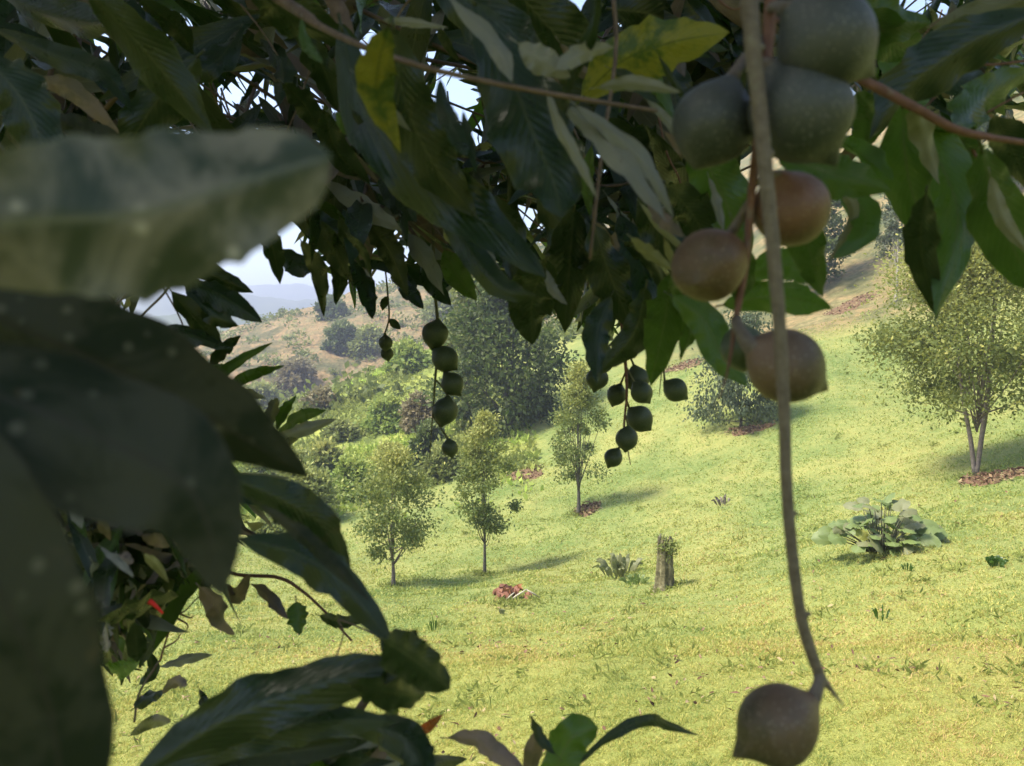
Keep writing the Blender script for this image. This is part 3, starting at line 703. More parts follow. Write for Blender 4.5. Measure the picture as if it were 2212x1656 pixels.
# weeds
def weed(u, v, hp, wp, n, mt, lb, seed, L=.16, leafw=.3, cat='weed', grp=None):
    B = ground(u, v); t = empty('weed', B); tag(t, lb, cat, grp); rg = np.random.default_rng(seed)
    h = pxh(B, hp); w2 = pxh(B, wp) / 2
    for k in range(n):
        a = rg.uniform(0, 6.28); q = rg.random() ** .6
        b = B + np.array([math.cos(a) * w2 * q * .5, math.sin(a) * w2 * q * .5, .0]); e = B + np.array([math.cos(a) * w2 * q, math.sin(a) * w2 * q, h * (1 - .5 * q) * rg.uniform(.5, 1)])
        V, F, UV = leaf_geo([b, (b + e) / 2 + np.array([0, 0, h * .2]), e], L * leafw, roll=rg.uniform(-1, 1), nu=7, nv=2, seed=seed * 9 + k)
        mesh_obj('leaf', V, F, M[mt], t, uv=UV, rnd=[rg.random()] * len(V))
weed(1340, 1245, 62, 130, 34, 'big_leaf_pale', 'leafy pale weed growing left of the tree stump', 1, .22, .4)
weed(1375, 1262, 26, 80, 22, 'big_leaf', 'low bright green weed at the foot of the stump', 2, .16, .4)
weed(2150, 1225, 34, 60, 22, 'leaf_mid', 'dark green weed tuft right of the broad-leaved plant', 3, .14, .4)
weed(1905, 1340, 40, 50, 10, 'leaf_mid', 'thin dark weed in the dry patch below the broad-leaved plant', 4, .12, .2)
weed(1960, 1235, 24, 40, 8, 'leaf_mid', 'small upright weed just under the broad-leaved plant', 5, .12, .25)
weed(940, 1365, 46, 46, 10, 'leaf_mid', 'thin upright weed right of the drooping leaf cluster', 6, .12, .15)
weed(1565, 1095, 30, 70, 14, 'leaf_dry', 'brownish weed in mid lawn left of the hanging stem', 7, .2, .3)
weed(1085, 1330, 18, 30, 6, 'big_leaf_pale', 'tiny pale weed under the rust-red heap', 8, .12, .5)
rg = np.random.default_rng(515); n = 2600
r = 5.2 * (30 / 5.2) ** rg.random(n); a = rg.uniform(-.62, .62, n); x = r * np.sin(a); y = r * np.cos(a)
kk = fbm(x, y, 3.5, 3, 13) + .35 * rg.normal(size=n) > .25; x, y, r = x[kk], y[kk], r[kk]; n = len(x)
p = np.stack([x, y, H(x, y) + .035], -1); d = norm(rg.normal(size=(n, 3)) * np.array([1, 1, .35]))
V, F, UV, rn = leaves_batch(p, d, norm(rg.normal(size=(n, 3)) * .5 + np.array([0, 0, 1])), rg.uniform(.04, .12, n), rg.uniform(.015, .04, n), rg.uniform(0, .5, n), nu=3, seed=8)
tag(mesh_obj('fallen_leaves', V, F, M['litter'], uv=UV, rnd=rn), 'dry fallen leaves strewn thinly over the lawn', 'fallen leaves', kind='stuff')
n0 = 230; r0 = 7.5 * (34 / 7.5) ** rg.random(n0); a0 = rg.uniform(-.6, .62, n0); q = 26; k = np.repeat(np.arange(n0), q); n = n0 * q
sz = rg.uniform(.05, .22, n0); x = (r0 * np.sin(a0))[k] + rg.normal(size=n) * sz[k]; y = (r0 * np.cos(a0))[k] + rg.normal(size=n) * sz[k]
for (u_, v_, w__) in ((1435, 1274, .35), (1105, 1300, .55), (1905, 1195, .9), (1047, 1242, .3), (850, 1268, .3), (1250, 1114, .35), (2108, 1030, .8)):
    c_ = ground(u_, v_); m_ = 260; x = np.concatenate([x, c_[0] + rg.normal(size=m_) * w__ * .6]); y = np.concatenate([y, c_[1] + rg.normal(size=m_) * w__ * .35 - .05])
n = len(x); p = np.stack([x, y, H(x, y)], -1); d = norm(rg.normal(size=(n, 3)) * np.array([1, 1, .3]) + np.array([0, 0, .8]))
V, F, UV, rn = leaves_batch(p, d, norm(rg.normal(size=(n, 3))), rg.uniform(.06, .15, n), rg.uniform(.015, .035, n), rg.uniform(0, .7, n), nu=3, seed=9)
tag(mesh_obj('lawn_weeds', V, F, CM['under'], uv=UV, rnd=rn * .6, attrs={'tip': np.zeros(len(V))}), 'small green weed tufts dotted through the lawn', 'weeds', kind='stuff')
#--LAWN--

# ------------------------------------------------------------------ the macadamia tree
TR = empty('macadamia_tree', (-2.1, .9, float(H(np.array([-2.1]), np.array([.9]))[0])))
tag(TR, 'dark macadamia tree with long drooping leaves filling the foreground', 'tree')
tb = np.array(TR.location)
G = Geo(); TOPT = tb + np.array([.35, .1, 2.9])
G.tube([tb + np.array([0, 0, -.15]), tb + np.array([.05, 0, .8]), tb + np.array([.15, .05, 1.8]), TOPT, TOPT + np.array([.1, .0, 1.6]), TOPT + np.array([.0, .1, 3.0])], [.17, .14, .12, .10, .06, .02], n=26, sides=12, bump=.05)
G.build('trunk', M['trunk'], TR)
def limb(pts, radii, mat='bark', label=None, n=None, sides=9):
    G = Geo(); G.tube(pts, radii, n=n or len(pts) * 6, sides=sides, bump=.07, seed=len(pts)); o = G.build('branch', M[mat], TR)
    if label: o['label'] = label
    return o
px = lambda w_, d: w_ * d / FOC
# main boughs: upper left -> centre, the right hand one, the low ones
br_top = limb([TOPT + np.array([0, 0, -.3]), P(200, -250, 1.1), P(560, -30, .55), P(700, 62, .47), P(860, 128, .42), P(1010, 168, .405), P(1200, 205, .40), P(1420, 240, .40)], [.05, .010, .004, px(8, .45), px(6.5, .42), px(6, .4), px(6, .4), px(3.5, .4)], 'bark', 'thin brown branch crossing the upper middle', n=60)
br_right = limb([TOPT + np.array([0, .1, .3]), P(1200, -900, 1.3), P(2600, -120, .8), P(2330, 330, .52), P(2230, 312, .45), P(2080, 285, .43), P(1990, 240, .42), P(1900, 192, .42), P(1845, 166, .42)], [.055, .025, .006, .003, px(6, .44), px(9, .43), px(10, .42), px(11, .42), px(9, .42)], 'bark_red', 'knobbly reddish branch at the upper right', n=70)
br_mid = limb([TOPT + np.array([0, 0, -.6]), P(-300, 100, 1.5), P(400, 240, 1.35), P(700, 385, 1.2), P(790, 430, 1.18), P(870, 480, 1.15), P(935, 560, 1.1)], [.05, .014, .008, px(7, 1.2), px(6, 1.2), px(5, 1.15), px(3, 1.1)], 'bark', n=50)
br_dark = limb([P(640, -120, .62), P(735, 30, .60), P(770, 190, .60), P(860, 290, .62)], [px(14, .6), px(20, .6), px(11, .6), px(4, .6)], 'bark', n=30)
br_low = limb([TOPT + np.array([.0, 0, -1.4]), P(-400, 900, 1.3), P(0, 1120, 1.15), P(200, 1110, 1.1), P(430, 1100, 1.05), P(560, 1160, 1.0)], [.045, .014, .008, px(8, 1.1), px(6, 1.05), px(3, 1.0)], 'bark', n=44)
br_twig = limb([P(430, 1100, 1.05), P(480, 1190, .95), P(500, 1238, .9), P(600, 1248, .88), P(650, 1275, .87), P(700, 1320, .86), P(760, 1385, .85)], [px(5, 1), px(4, .9), px(4, .9), px(4, .88), px(3.4, .87), px(3, .86), px(2.5, .85)], 'bark_red', 'thin reddish twig arching at lower left', n=40)
br_bot = limb([TOPT + np.array([-.1, 0, -2.0]), P(-700, 1500, 1.0), P(-100, 1720, .8), P(300, 1740, .72), P(620, 1700, .68), P(840, 1450, .62)], [.04, .014, .008, .006, .005, .003], 'bark', n=44)
br_near = limb([TOPT + np.array([.1, -.3, -1.1]), P(-1500, 300, .35), P(-500, 420, .22), P(-220, 560, .17), P(-200, 900, .17), P(-230, 1250, .2)], [.04, .012, .005, .004, .004, .003], 'bark', n=40)

n_leaf = [0]
def leaf(pts, wpx, mat='leaf', br=None, d=None, **k):
    """pts (u, v[, d]) along the midrib, width in picture units"""
    n_leaf[0] += 1; sd_ = n_leaf[0]; rg_ = np.random.default_rng(sd_)
    tilt = k.pop('tilt', rg_.uniform(-.16, .16)); lb = k.pop('label', None)
    L = []
    for i, q in enumerate(pts):
        dd = q[2] if len(q) > 2 else d * (1 + tilt * (i / (len(pts) - 1) - .5))
        L.append(P(q[0], q[1], dd))
    k.setdefault('curl', rg_.uniform(-1.3, 1.3) if wpx < 140 else rg_.uniform(-.6, .6)); k.setdefault('fold', rg_.uniform(.2, .6))
    roll = k.pop('roll', rg_.uniform(-.45, .45)); dm = sum(depth(q) for q in L) / len(L)
    V, F, UV = leaf_geo(L, wpx * dm / FOC / max(.45, math.cos(roll)) , roll=roll, seed=sd_, petiole=.006, **k)
    o = mesh_obj('leaf', V, F, M[mat], br or br_top, uv=UV, rnd=[rg_.random()] * len(V))
    if lb: o['label'] = lb
    return o
#--HERO--
# the blurred ones right in front of the lens
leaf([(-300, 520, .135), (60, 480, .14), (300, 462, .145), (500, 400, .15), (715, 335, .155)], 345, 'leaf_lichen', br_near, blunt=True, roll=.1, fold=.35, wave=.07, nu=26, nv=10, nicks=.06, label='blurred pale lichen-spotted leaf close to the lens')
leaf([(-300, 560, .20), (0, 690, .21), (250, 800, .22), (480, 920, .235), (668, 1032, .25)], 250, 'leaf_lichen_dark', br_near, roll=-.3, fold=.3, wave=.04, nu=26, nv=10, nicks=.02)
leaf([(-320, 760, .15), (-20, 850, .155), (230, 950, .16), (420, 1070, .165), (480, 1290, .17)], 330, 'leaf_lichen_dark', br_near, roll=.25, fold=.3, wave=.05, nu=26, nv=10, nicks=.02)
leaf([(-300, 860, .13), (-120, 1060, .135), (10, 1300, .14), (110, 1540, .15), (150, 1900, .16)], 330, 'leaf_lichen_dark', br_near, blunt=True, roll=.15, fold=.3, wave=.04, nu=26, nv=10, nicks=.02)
# upper left
for a in [
 ([(180, -30), (330, 130), (460, 290)], 100, 'leaf', .5), ([(-50, 110), (50, 220), (130, 410)], 120, 'leaf', .5),
 ([(430, 120), (330, 230), (260, 350)], 105, 'leaf', .6), ([(-20, 60), (120, 120), (230, 160), (290, 250)], 55, 'leaf', .6),
 ([(110, 250), (210, 300), (330, 360)], 70, 'leaf_lichen_dark', .55), ([(550, -30), (640, 40), (790, 110)], 90, 'leaf', .55),
 ([(0, -10), (140, 40), (260, 60)], 70, 'leaf', .7), ([(520, 60), (470, 130), (380, 180)], 60, 'leaf', .8),
 ([(300, 0), (380, 60), (420, 120)], 50, 'leaf', .75), ([(640, 60), (700, 150), (730, 240)], 60, 'leaf', .8),
 ([(610, 180), (660, 230), (700, 300)], 50, 'leaf', .8), ([(80, 170), (160, 200), (260, 290)], 45, 'leaf_dry', .7),
 ([(700, 240), (730, 330), (800, 400)], 60, 'leaf', .8), ([(560, 80), (610, 150), (600, 230)], 45, 'leaf', .9)]:
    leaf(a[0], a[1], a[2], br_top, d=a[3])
# upper middle: the big dark ones
for a in [
 ([(735, 50), (785, 240), (920, 385), (1070, 500), (1180, 600)], 135, 'leaf', .50, dict(roll=.1, fold=.15, nu=24, nv=8)),
 ([(1020, 0), (1105, 170), (1150, 285), (1195, 390), (1215, 470)], 185, 'leaf', .44, dict(roll=.1, fold=.12, nu=22, nv=8)),
 ([(850, 60), (875, 220), (940, 360), (1030, 470)], 125, 'leaf', .47, dict(roll=-.1, fold=.2, nu=20, nv=8)),
 ([(900, -90), (1010, 0), (1110, 90), (1200, 170)], 120, 'leaf', .55, dict(roll=.1)),
 ([(1060, -90), (1150, 20), (1230, 110), (1280, 200)], 140, 'leaf', .6, dict(roll=.0)),
 ([(940, 430), (1000, 520), (1080, 620), (1160, 640)], 60, 'leaf', .55, {}),
 ([(960, -20), (1040, 60), (1085, 120), (1105, 178)], 42, 'leaf_pale', .415, dict(roll=.5)),
 ([(1120, 95), (1170, 130), (1232, 168)], 60, 'leaf_pale', .415, dict(roll=.1)),
 ([(1200, 150), (1260, 115), (1328, 102)], 42, 'leaf_pale', .415, {}),
 ([(1290, -40), (1280, 60), (1250, 130), (1215, 230)], 30, 'leaf', .415, {}),
 ([(950, 170), (960, 230), (990, 300), (1010, 340)], 40, 'leaf', .42, dict(roll=.2)),
 ([(1000, 240), (1012, 300), (1030, 380)], 22, 'leaf', .42, {}),
 ([(838, 60), (818, 140), (815, 215), (865, 330)], 85, 'leaf_yellow', .415, dict(roll=.1)),
 ([(1255, 215), (1340, 135), (1450, 92), (1575, 70)], 125, 'leaf_yellow', .55, dict(roll=.1, wave=.12, nicks=.12)),
 ([(1180, 190), (1205, 270), (1250, 350), (1290, 430)], 26, 'leaf_pale', .415, {}),
 ([(1210, 222), (1290, 285), (1380, 390), (1440, 480)], 48, 'leaf_pale', .415, dict(roll=.5)),
 ([(1245, 228), (1330, 290), (1400, 360), (1455, 470)], 40, 'leaf_pale', .415, dict(roll=.4)),
 ([(1290, 190), (1370, 180), (1470, 200)], 32, 'leaf_pale', .415, {}),
 ([(1320, 20), (1400, 30), (1500, 60), (1600, 60)], 110, 'leaf', .9, {}),
 ([(1400, 110), (1450, 180), (1470, 280)], 90, 'leaf', .85, {}),
 ([(1160, 420), (1240, 520), (1330, 600)], 90, 'leaf', .75, {}), ([(1300, 260), (1380, 330), (1480, 360)], 80, 'leaf', .8, {}),
 ([(1180, 560), (1150, 650), (1150, 745)], 110, 'leaf', .7, dict(roll=.1)), ([(1240, 450), (1230, 580), (1220, 720)], 95, 'leaf', .75, {}),
 ([(1280, 480), (1320, 600), (1370, 720)], 90, 'leaf', .72, {}), ([(1340, 460), (1390, 580), (1400, 720)], 80, 'leaf', .74, {}),
 ([(1380, 420), (1450, 520), (1520, 620)], 95, 'leaf', .7, {}), ([(1450, 590), (1435, 700), (1405, 835)], 85, 'leaf_mid', .6, dict(roll=.2)),
 ([(1395, 620), (1370, 720), (1300, 800)], 70, 'leaf', .65, {}), ([(1320, 640), (1290, 720), (1290, 830)], 60, 'leaf', .7, {}),
 ([(1450, 640), (1520, 690), (1560, 770), (1615, 835)], 78, 'leaf_mid', .52, dict(roll=.1)),
 ([(1500, 640), (1490, 720), (1470, 780)], 34, 'leaf_mid', .6, {}),
 ([(1440, 400), (1500, 470), (1540, 560)], 90, 'leaf', .6, {}),
 ([(1500, 300), (1560, 420), (1620, 560)], 120, 'leaf_mid', .6, dict(roll=.1)),
 ([(1560, 660), (1680, 640), (1798, 668)], 74, 'leaf_mid', .5, dict(roll=.1)),
 ([(1600, 600), (1690, 570), (1760, 610)], 70, 'leaf_mid', .52, {}),
 ([(1700, 430), (1745, 530), (1778, 642)], 82, 'leaf_mid', .48, dict(roll=.1)),
 ([(1580, 480), (1600, 580), (1590, 660)], 70, 'leaf_mid', .5, {}),
 ([(960, 540), (990, 600), (1030, 650)], 55, 'leaf_mid', .9, {}), ([(820, 340), (850, 420), (900, 480)], 60, 'leaf', .9, {}),
 ([(1040, 420), (1100, 500), (1120, 640)], 70, 'leaf', .75, {}), ([(1100, 560), (1130, 640), (1120, 700)], 60, 'leaf', .75, {})]:
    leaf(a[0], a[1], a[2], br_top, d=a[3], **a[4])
rgn = np.random.default_rng(2718); cnt = 0  # narrow scattered leaves; the pale ones paint glints into the canopy
while cnt < 46:
    u0, v0 = rgn.uniform(560, 1560), rgn.uniform(40, 600)
    an = rgn.normal(.95, .38); ln = rgn.uniform(80, 190); e = (u0 + ln * math.cos(an), v0 + ln * math.sin(an))
    if not inside([(500, 0), (1580, 0), (1560, 640), (1330, 740), (1180, 700), (1020, 560), (900, 640), (700, 620), (600, 440)], e[0], e[1]): continue
    if any(math.hypot(u0 + (e[0] - u0) * t - h0, v0 + (e[1] - v0) * t - h1) < h2 + 14 for (h0, h1, h2) in ((980, 225, 42), (930, 5, 26), (1250, 5, 30)) for t in (0, .25, .5, .75, 1)): continue
    leaf([(u0, v0), ((u0 + e[0]) / 2 + rgn.uniform(-14, 14), (v0 + e[1]) / 2 + rgn.uniform(-12, 12)), e], rgn.uniform(14, 34), ['leaf_pale', 'leaf', 'leaf_mid', 'leaf_pale', 'leaf_dry', 'leaf'][cnt % 6], br_mid if u0 < 950 else br_top, d=rgn.uniform(.43, .85)); cnt += 1
# right
for a in [
 ([(1800, -30), (1900, 40), (2010, 50)], 110, 'leaf_mid', .6, {}), ([(1870, 20), (1930, 90), (2010, 120)], 90, 'leaf_mid', .62, {}),
 ([(2260, 20), (2100, 90), (1960, 190), (1880, 300)], 120, 'leaf', .5, dict(roll=.2)),
 ([(2260, -20), (2120, 30), (2000, 60)], 60, 'leaf_pale', .55, {}),
 ([(1680, 330), (1790, 375), (1925, 412)], 95, 'leaf_mid', .45, dict(roll=.15)), ([(1800, 300), (1870, 340), (1930, 390)], 50, 'leaf_mid', .5, {}),
 ([(1760, 360), (1850, 430), (1868, 500), (1800, 560)], 62, 'leaf_mid', .5, {}), ([(1790, 380), (1845, 460), (1790, 570)], 24, 'leaf_pale', .5, {}),
 ([(1950, 225), (1955, 330), (1975, 430), (2035, 560)], 110, 'leaf_mid', .5, dict(roll=.15)),
 ([(1975, 240), (2030, 350), (2070, 480), (2020, 690)], 118, 'leaf_mid', .52, dict(roll=.1, blunt=False, nu=22)),
 ([(2000, 420), (1990, 540), (2025, 690)], 70, 'leaf', .49, dict(roll=.1)),
 ([(1970, 235), (1995, 290), (2030, 400)], 48, 'leaf_pale', .47, dict(roll=.3)),  # grey specular patch painted as a pale leaf
 ([(2030, 270), (2070, 330), (2090, 440)], 80, 'leaf_mid', .56, {}),
 ([(2120, 320), (2150, 430), (2200, 560), (2260, 640)], 120, 'leaf_mid', .5, dict(roll=.2)),
 ([(2140, 380), (2165, 470), (2230, 560)], 34, 'leaf_pale', .48, {}),
 ([(2060, 270), (2130, 210), (2240, 150)], 90, 'leaf_mid', .55, {}), ([(1920, 200), (2010, 160), (2100, 100)], 70, 'leaf_mid', .6, {}),
 ([(1850, 200), (1880, 270), (1850, 340)], 70, 'leaf_mid', .6, {}), ([(2150, 250), (2190, 330), (2230, 420)], 80, 'leaf', .6, {}),
 ([(1980, 140), (2060, 170), (2160, 190)], 60, 'leaf', .7, {}), ([(1900, 120), (1960, 180), (2000, 260)], 60, 'leaf_mid', .7, {})]:
    leaf(a[0], a[1], a[2], br_right, d=a[3], **a[4])
# left of the middle, round the gap to the sky
for a in [
 ([(380, 560), (470, 600), (547, 633)], 44, 'leaf', .9), ([(380, 590), (480, 640), (566, 697)], 55, 'leaf', .85), ([(400, 620), (460, 680), (515, 705)], 46, 'leaf', .85),
 ([(370, 630), (430, 700), (482, 750)], 48, 'leaf', .85), ([(275, 745), (390, 722), (502, 755)], 44, 'leaf', .85), ([(235, 745), (310, 760), (375, 828)], 62, 'leaf', .75),
 ([(395, 858), (430, 810), (482, 786)], 38, 'leaf_mid', .8), ([(372, 755), (388, 800), (398, 850)], 28, 'leaf_mid', .85), ([(470, 848), (540, 812), (616, 790)], 26, 'leaf_mid', .85),
 ([(440, 850), (500, 790), (590, 740)], 24, 'leaf_mid', .85), ([(424, 862), (480, 842), (515, 840)], 34, 'leaf_mid', .8), ([(455, 800), (480, 760), (520, 725)], 30, 'leaf', .85),
 ([(588, 945), (640, 935), (727, 905)], 34, 'leaf_pale', .9), ([(600, 935), (650, 900), (705, 886)], 28, 'leaf_mid', .9), ([(575, 935), (585, 890), (600, 860)], 26, 'leaf_pale', .9),
 ([(600, 930), (612, 890), (640, 855)], 24, 'leaf_mid', .9), ([(570, 945), (610, 965), (645, 950)], 38, 'leaf', .85), ([(490, 845), (530, 850), (575, 862)], 22, 'leaf_pale', .9),
 ([(570, 480), (590, 540), (605, 615)], 44, 'leaf', .8), ([(650, 520), (690, 590), (700, 685)], 38, 'leaf', .9), ([(720, 540), (735, 600), (725, 660)], 36, 'leaf', 1.0),
 ([(760, 560), (790, 620), (805, 690)], 42, 'leaf', 1.0), ([(830, 560), (870, 610), (915, 668)], 42, 'leaf', 1.0), ([(620, 430), (700, 490), (790, 520)], 60, 'leaf', .9),
 ([(700, 390), (790, 450), (870, 500)], 44, 'leaf_pale', .9), ([(660, 460), (720, 540), (760, 610)], 50, 'leaf', .9), ([(780, 470), (840, 540), (880, 640)], 52, 'leaf', .95),
 ([(590, 540), (640, 570), (700, 580)], 50, 'leaf', .95), ([(870, 500), (920, 560), (960, 640)], 42, 'leaf_pale', .95), ([(900, 540), (930, 610), (975, 660)], 40, 'leaf', 1.0),
 ([(620, 310), (700, 340), (780, 390)], 50, 'leaf_dry', .95)]:
    leaf(a[0], a[1], a[2], br_mid, d=a[3])
# lower left
for a in [
 ([(490, 1028), (610, 1080), (700, 1140), (760, 1270)], 92, 'leaf', .42, dict(roll=.1)), ([(515, 1165), (640, 1195), (750, 1270), (860, 1410)], 88, 'leaf', .40, dict(roll=.15)),
 ([(560, 1090), (680, 1180), (800, 1300)], 34, 'leaf_lichen_dark', .38, {}), ([(820, 1380), (870, 1410), (900, 1360)], 50, 'leaf', .40, {}),
 ([(430, 1268), (465, 1310), (480, 1340), (508, 1372)], 46, 'leaf_dry', .7, dict(curl=1.5)), ([(540, 1262), (580, 1290), (622, 1338)], 28, 'leaf_dry', .75, dict(curl=1.5)),
 ([(640, 1300), (645, 1330), (648, 1372)], 46, 'leaf_mid', .8, {}), ([(690, 1330), (740, 1345), (800, 1340)], 28, 'leaf', .8, {}),
 ([(480, 1262), (510, 1290), (540, 1240)], 32, 'leaf_dry', .8, {}), ([(345, 1440), (395, 1425), (460, 1415)], 22, 'leaf_pale', .9, {}),
 ([(300, 1480), (330, 1450), (320, 1400)], 26, 'leaf', .9, {}), ([(290, 1530), (330, 1500), (350, 1490)], 30, 'leaf', .8, {}), ([(350, 1500), (380, 1475), (405, 1480)], 26, 'leaf_dry', .85, {}),
 ([(430, 1490), (440, 1520), (455, 1545)], 22, 'leaf', .8, {}), ([(280, 1590), (330, 1560), (370, 1560)], 28, 'leaf', .7, {}), ([(200, 1150), (270, 1250), (330, 1370)], 60, 'leaf', .7, {}),
 ([(130, 1080), (200, 1150), (280, 1190)], 42, 'leaf_pale', .8, {}), ([(95, 1130), (150, 1160), (210, 1200)], 36, 'leaf_dry', .8, {}), ([(250, 1290), (270, 1370), (285, 1450)], 36, 'leaf_mid', .8, {}),
 ([(380, 1150), (430, 1200), (440, 1290)], 70, 'leaf', .8, {}), ([(250, 1140), (330, 1180), (400, 1240)], 60, 'leaf', .85, {})]:
    leaf(a[0], a[1], a[2], br_twig if a[0][0][1] > 1230 else br_low, d=a[3], **a[4])
# bottom
for a in [
 ([(280, 1690), (480, 1560), (700, 1475), (930, 1420)], 130, 'leaf', .38, dict(roll=.1, nu=22, nv=8)), ([(830, 1385), (900, 1430), (972, 1490)], 96, 'leaf', .37, dict(roll=.1, blunt=True)),
 ([(300, 1680), (500, 1600), (700, 1560), (860, 1560)], 80, 'leaf', .40, dict(roll=.2)), ([(760, 1480), (860, 1500), (920, 1500)], 80, 'leaf', .39, {}),
 ([(720, 1560), (840, 1580), (900, 1620), (930, 1700)], 80, 'leaf', .42, dict(roll=.1)), ([(890, 1608), (920, 1575), (956, 1545)], 22, 'leaf_orange', .6, dict(label='small rust-orange leaf')),
 ([(808, 1605), (835, 1560), (862, 1512)], 34, 'leaf_yellow', .5, {}), ([(965, 1595), (1030, 1600), (1080, 1630), (1140, 1670)], 46, 'leaf_dry', .55, dict(curl=1.0)),
 ([(1140, 1700), (1150, 1630), (1170, 1570)], 40, 'leaf_dry', .55, {}), ([(1190, 1720), (1210, 1640), (1240, 1590), (1292, 1572)], 88, 'leaf_mid', .5, dict(roll=.1, blunt=True)),
 ([(1200, 1630), (1165, 1590), (1143, 1543)], 24, 'leaf', .5, dict(curl=1.5)), ([(1240, 1660), (1320, 1590), (1400, 1556), (1450, 1570), (1515, 1590)], 27, 'leaf', .55, dict(curl=1.5, tilt=.1)),
 ([(640, 1640), (720, 1600), (800, 1590)], 40, 'leaf_pale', .6, {}), ([(420, 1660), (540, 1610), (640, 1620)], 70, 'leaf', .5, {}), ([(820, 1680), (850, 1640), (900, 1620)], 36, 'leaf_pale', .6, {}),
 ([(600, 1700), (650, 1650), (740, 1630)], 60, 'leaf_lichen_dark', .5, {}), ([(880, 1700), (940, 1650), (1010, 1640)], 40, 'leaf', .6, {})]:
    leaf(a[0], a[1], a[2], br_bot, d=a[3], **a[4])
rgt = np.random.default_rng(314)
for k in range(26):
    u0, v0 = rgt.uniform(80, 330), rgt.uniform(1045, 1260)
    if v0 > 1060 + (u0 - 60) * 1.0 + 60: continue
    an = rgt.uniform(-.5, 1.3); ln = rgt.uniform(45, 110)
    leaf([(u0, v0), (u0 + ln * .5 * math.cos(an), v0 + ln * .5 * math.sin(an) + rgt.uniform(-10, 10)), (u0 + ln * math.cos(an), v0 + ln * math.sin(an))], rgt.uniform(16, 34), ['leaf_pale', 'leaf_dry', 'leaf', 'leaf_pale'][k % 4], br_low, d=rgt.uniform(.5, .8), curl=rgt.uniform(-1, 1))
# twigs with leaf stalks
def twig(pts, w0, w1, br, mat='bark_red', d=None):
    Q = [P(q[0], q[1], q[2] if len(q) > 2 else d) for q in pts]
    dm = depth(Q[0]); G = Geo(); G.tube(Q, [px(w0, dm) / 2, px(w1, dm) / 2], n=len(Q) * 5, sides=6, bump=.1)
    return G.build('twig', M[mat], br)
for a in [([(2080, 285), (2120, 360), (2150, 420), (2160, 520)], 8, 4, .56, br_right), ([(1990, 240), (2040, 190), (2080, 150), (2150, 110)], 5, 3, .56, br_right),
          ([(2080, 282), (2130, 245), (2212, 200)], 6, 4, .56, br_right), ([(1900, 190), (1960, 130), (2010, 60), (2060, 20)], 4, 2, .55, br_right), ([(2060, 120), (2130, 140), (2230, 130)], 7, 5, .6, br_right),
          ([(1530, -20), (1580, 20), (1620, 10)], 6, 3, .6, br_right), ([(1420, 240), (1440, 330), (1470, 400), (1450, 470)], 5, 3, .8, br_top)]:
    twig(a[0], a[1], a[2], a[4], d=a[3])
for a in [([(1000, -10), (900, -10), (850, 60), (860, 130)], 6, 5, .85, br_top), ([(700, 60), (660, 180), (620, 280), (560, 330)], 5, 3, .85, br_top), ([(1200, 205), (1260, 330), (1280, 480), (1270, 620)], 6, 4, .78, br_top),
          ([(1325, -10), (1330, 120), (1300, 330), (1275, 560)], 10, 7, .5, br_top), ([(1110, -10), (1150, 60), (1180, 120)], 4, 3, .6, br_top),
          ([(520, 10), (560, 60), (600, 120)], 5, 3, .8, br_top), ([(930, 480), (990, 560), (1040, 640)], 4, 2, 1.0, br_mid), ([(200, 700), (270, 640), (330, 560)], 5, 3, .8, br_mid), ([(230, 790), (290, 700), (350, 640), (380, 600)], 7, 4, .86, br_mid),
          ([(340, 600), (400, 720), (395, 850), (470, 850)], 4, 3, .86, br_mid), ([(395, 850), (500, 920), (590, 945)], 5, 3, .88, br_mid),
          ([(80, 1180), (250, 1120), (350, 1100)], 7, 4, .8, br_low), ([(130, 1190), (250, 1200), (360, 1215)], 5, 3, .8, br_low), ([(200, 1110), (230, 1070), (240, 1040)], 4, 3, .8, br_low),
          ([(840, 1385), (735, 1340), (742, 1370), (715, 1450)], 4, 3, .6, br_twig), ([(290, 1560), (300, 1500), (330, 1450), (350, 1420)], 5, 4, .85, br_twig)]:
    twig(a[0], a[1], a[2], a[4], 'bark', d=a[3])
# bare reddish flower stalks
for a in [[(345, 1430), (360, 1380), (380, 1330), (400, 1320), (430, 1290), (500, 1240)], [(362, 1378), (345, 1340), (330, 1310)], [(378, 1335), (395, 1300), (385, 1280)], [(385, 1325), (410, 1335), (420, 1330)], [(372, 1350), (355, 1335), (340, 1345)], [(380, 1335), (405, 1350), (400, 1365)], [(355, 1400), (380, 1385), (390, 1370)]]:
    twig(a, 5, 2, br_twig, 'bark_red', d=.82)
M['red'] = plain('bright_red_petal', [(.3, (.55, .015, .01)), (.7, (.75, .03, .02))], 60, .5, .001)
twig([(322, 1299), (335, 1308), (352, 1326)], 13, 5, br_twig, 'red', d=.60)['label'] = 'small bright red flower spike'

# foliage further back in the crown
ZONES = [
 ([(-60, -60), (2280, -60), (2280, 250), (2120, 300), (1960, 250), (1860, 330), (1780, 420), (1640, 300), (1560, 420), (1560, 640), (1440, 700), (1330, 740), (1180, 700), (1120, 600), (1020, 560), (960, 640), (900, 620), (840, 600), (800, 640), (700, 630), (640, 540), (560, 420), (480, 560), (300, 640), (240, 740), (-60, 700)], 3600, .85, 3.4),
 ([(-60, 680), (230, 700), (230, 900), (380, 900), (560, 1040), (560, 1200), (400, 1240), (330, 1310), (250, 1290), (-60, 1300)], 420, .7, 2.2),
 ([(60, 1020), (430, 1050), (450, 1240), (360, 1330), (330, 1420), (250, 1500), (170, 1400)], 420, .62, 1.3, None, .07, .13),
 ([(250, 1720), (330, 1640), (600, 1570), (860, 1540), (930, 1620), (960, 1720)], 200, .45, .9, None, .07, .14)]
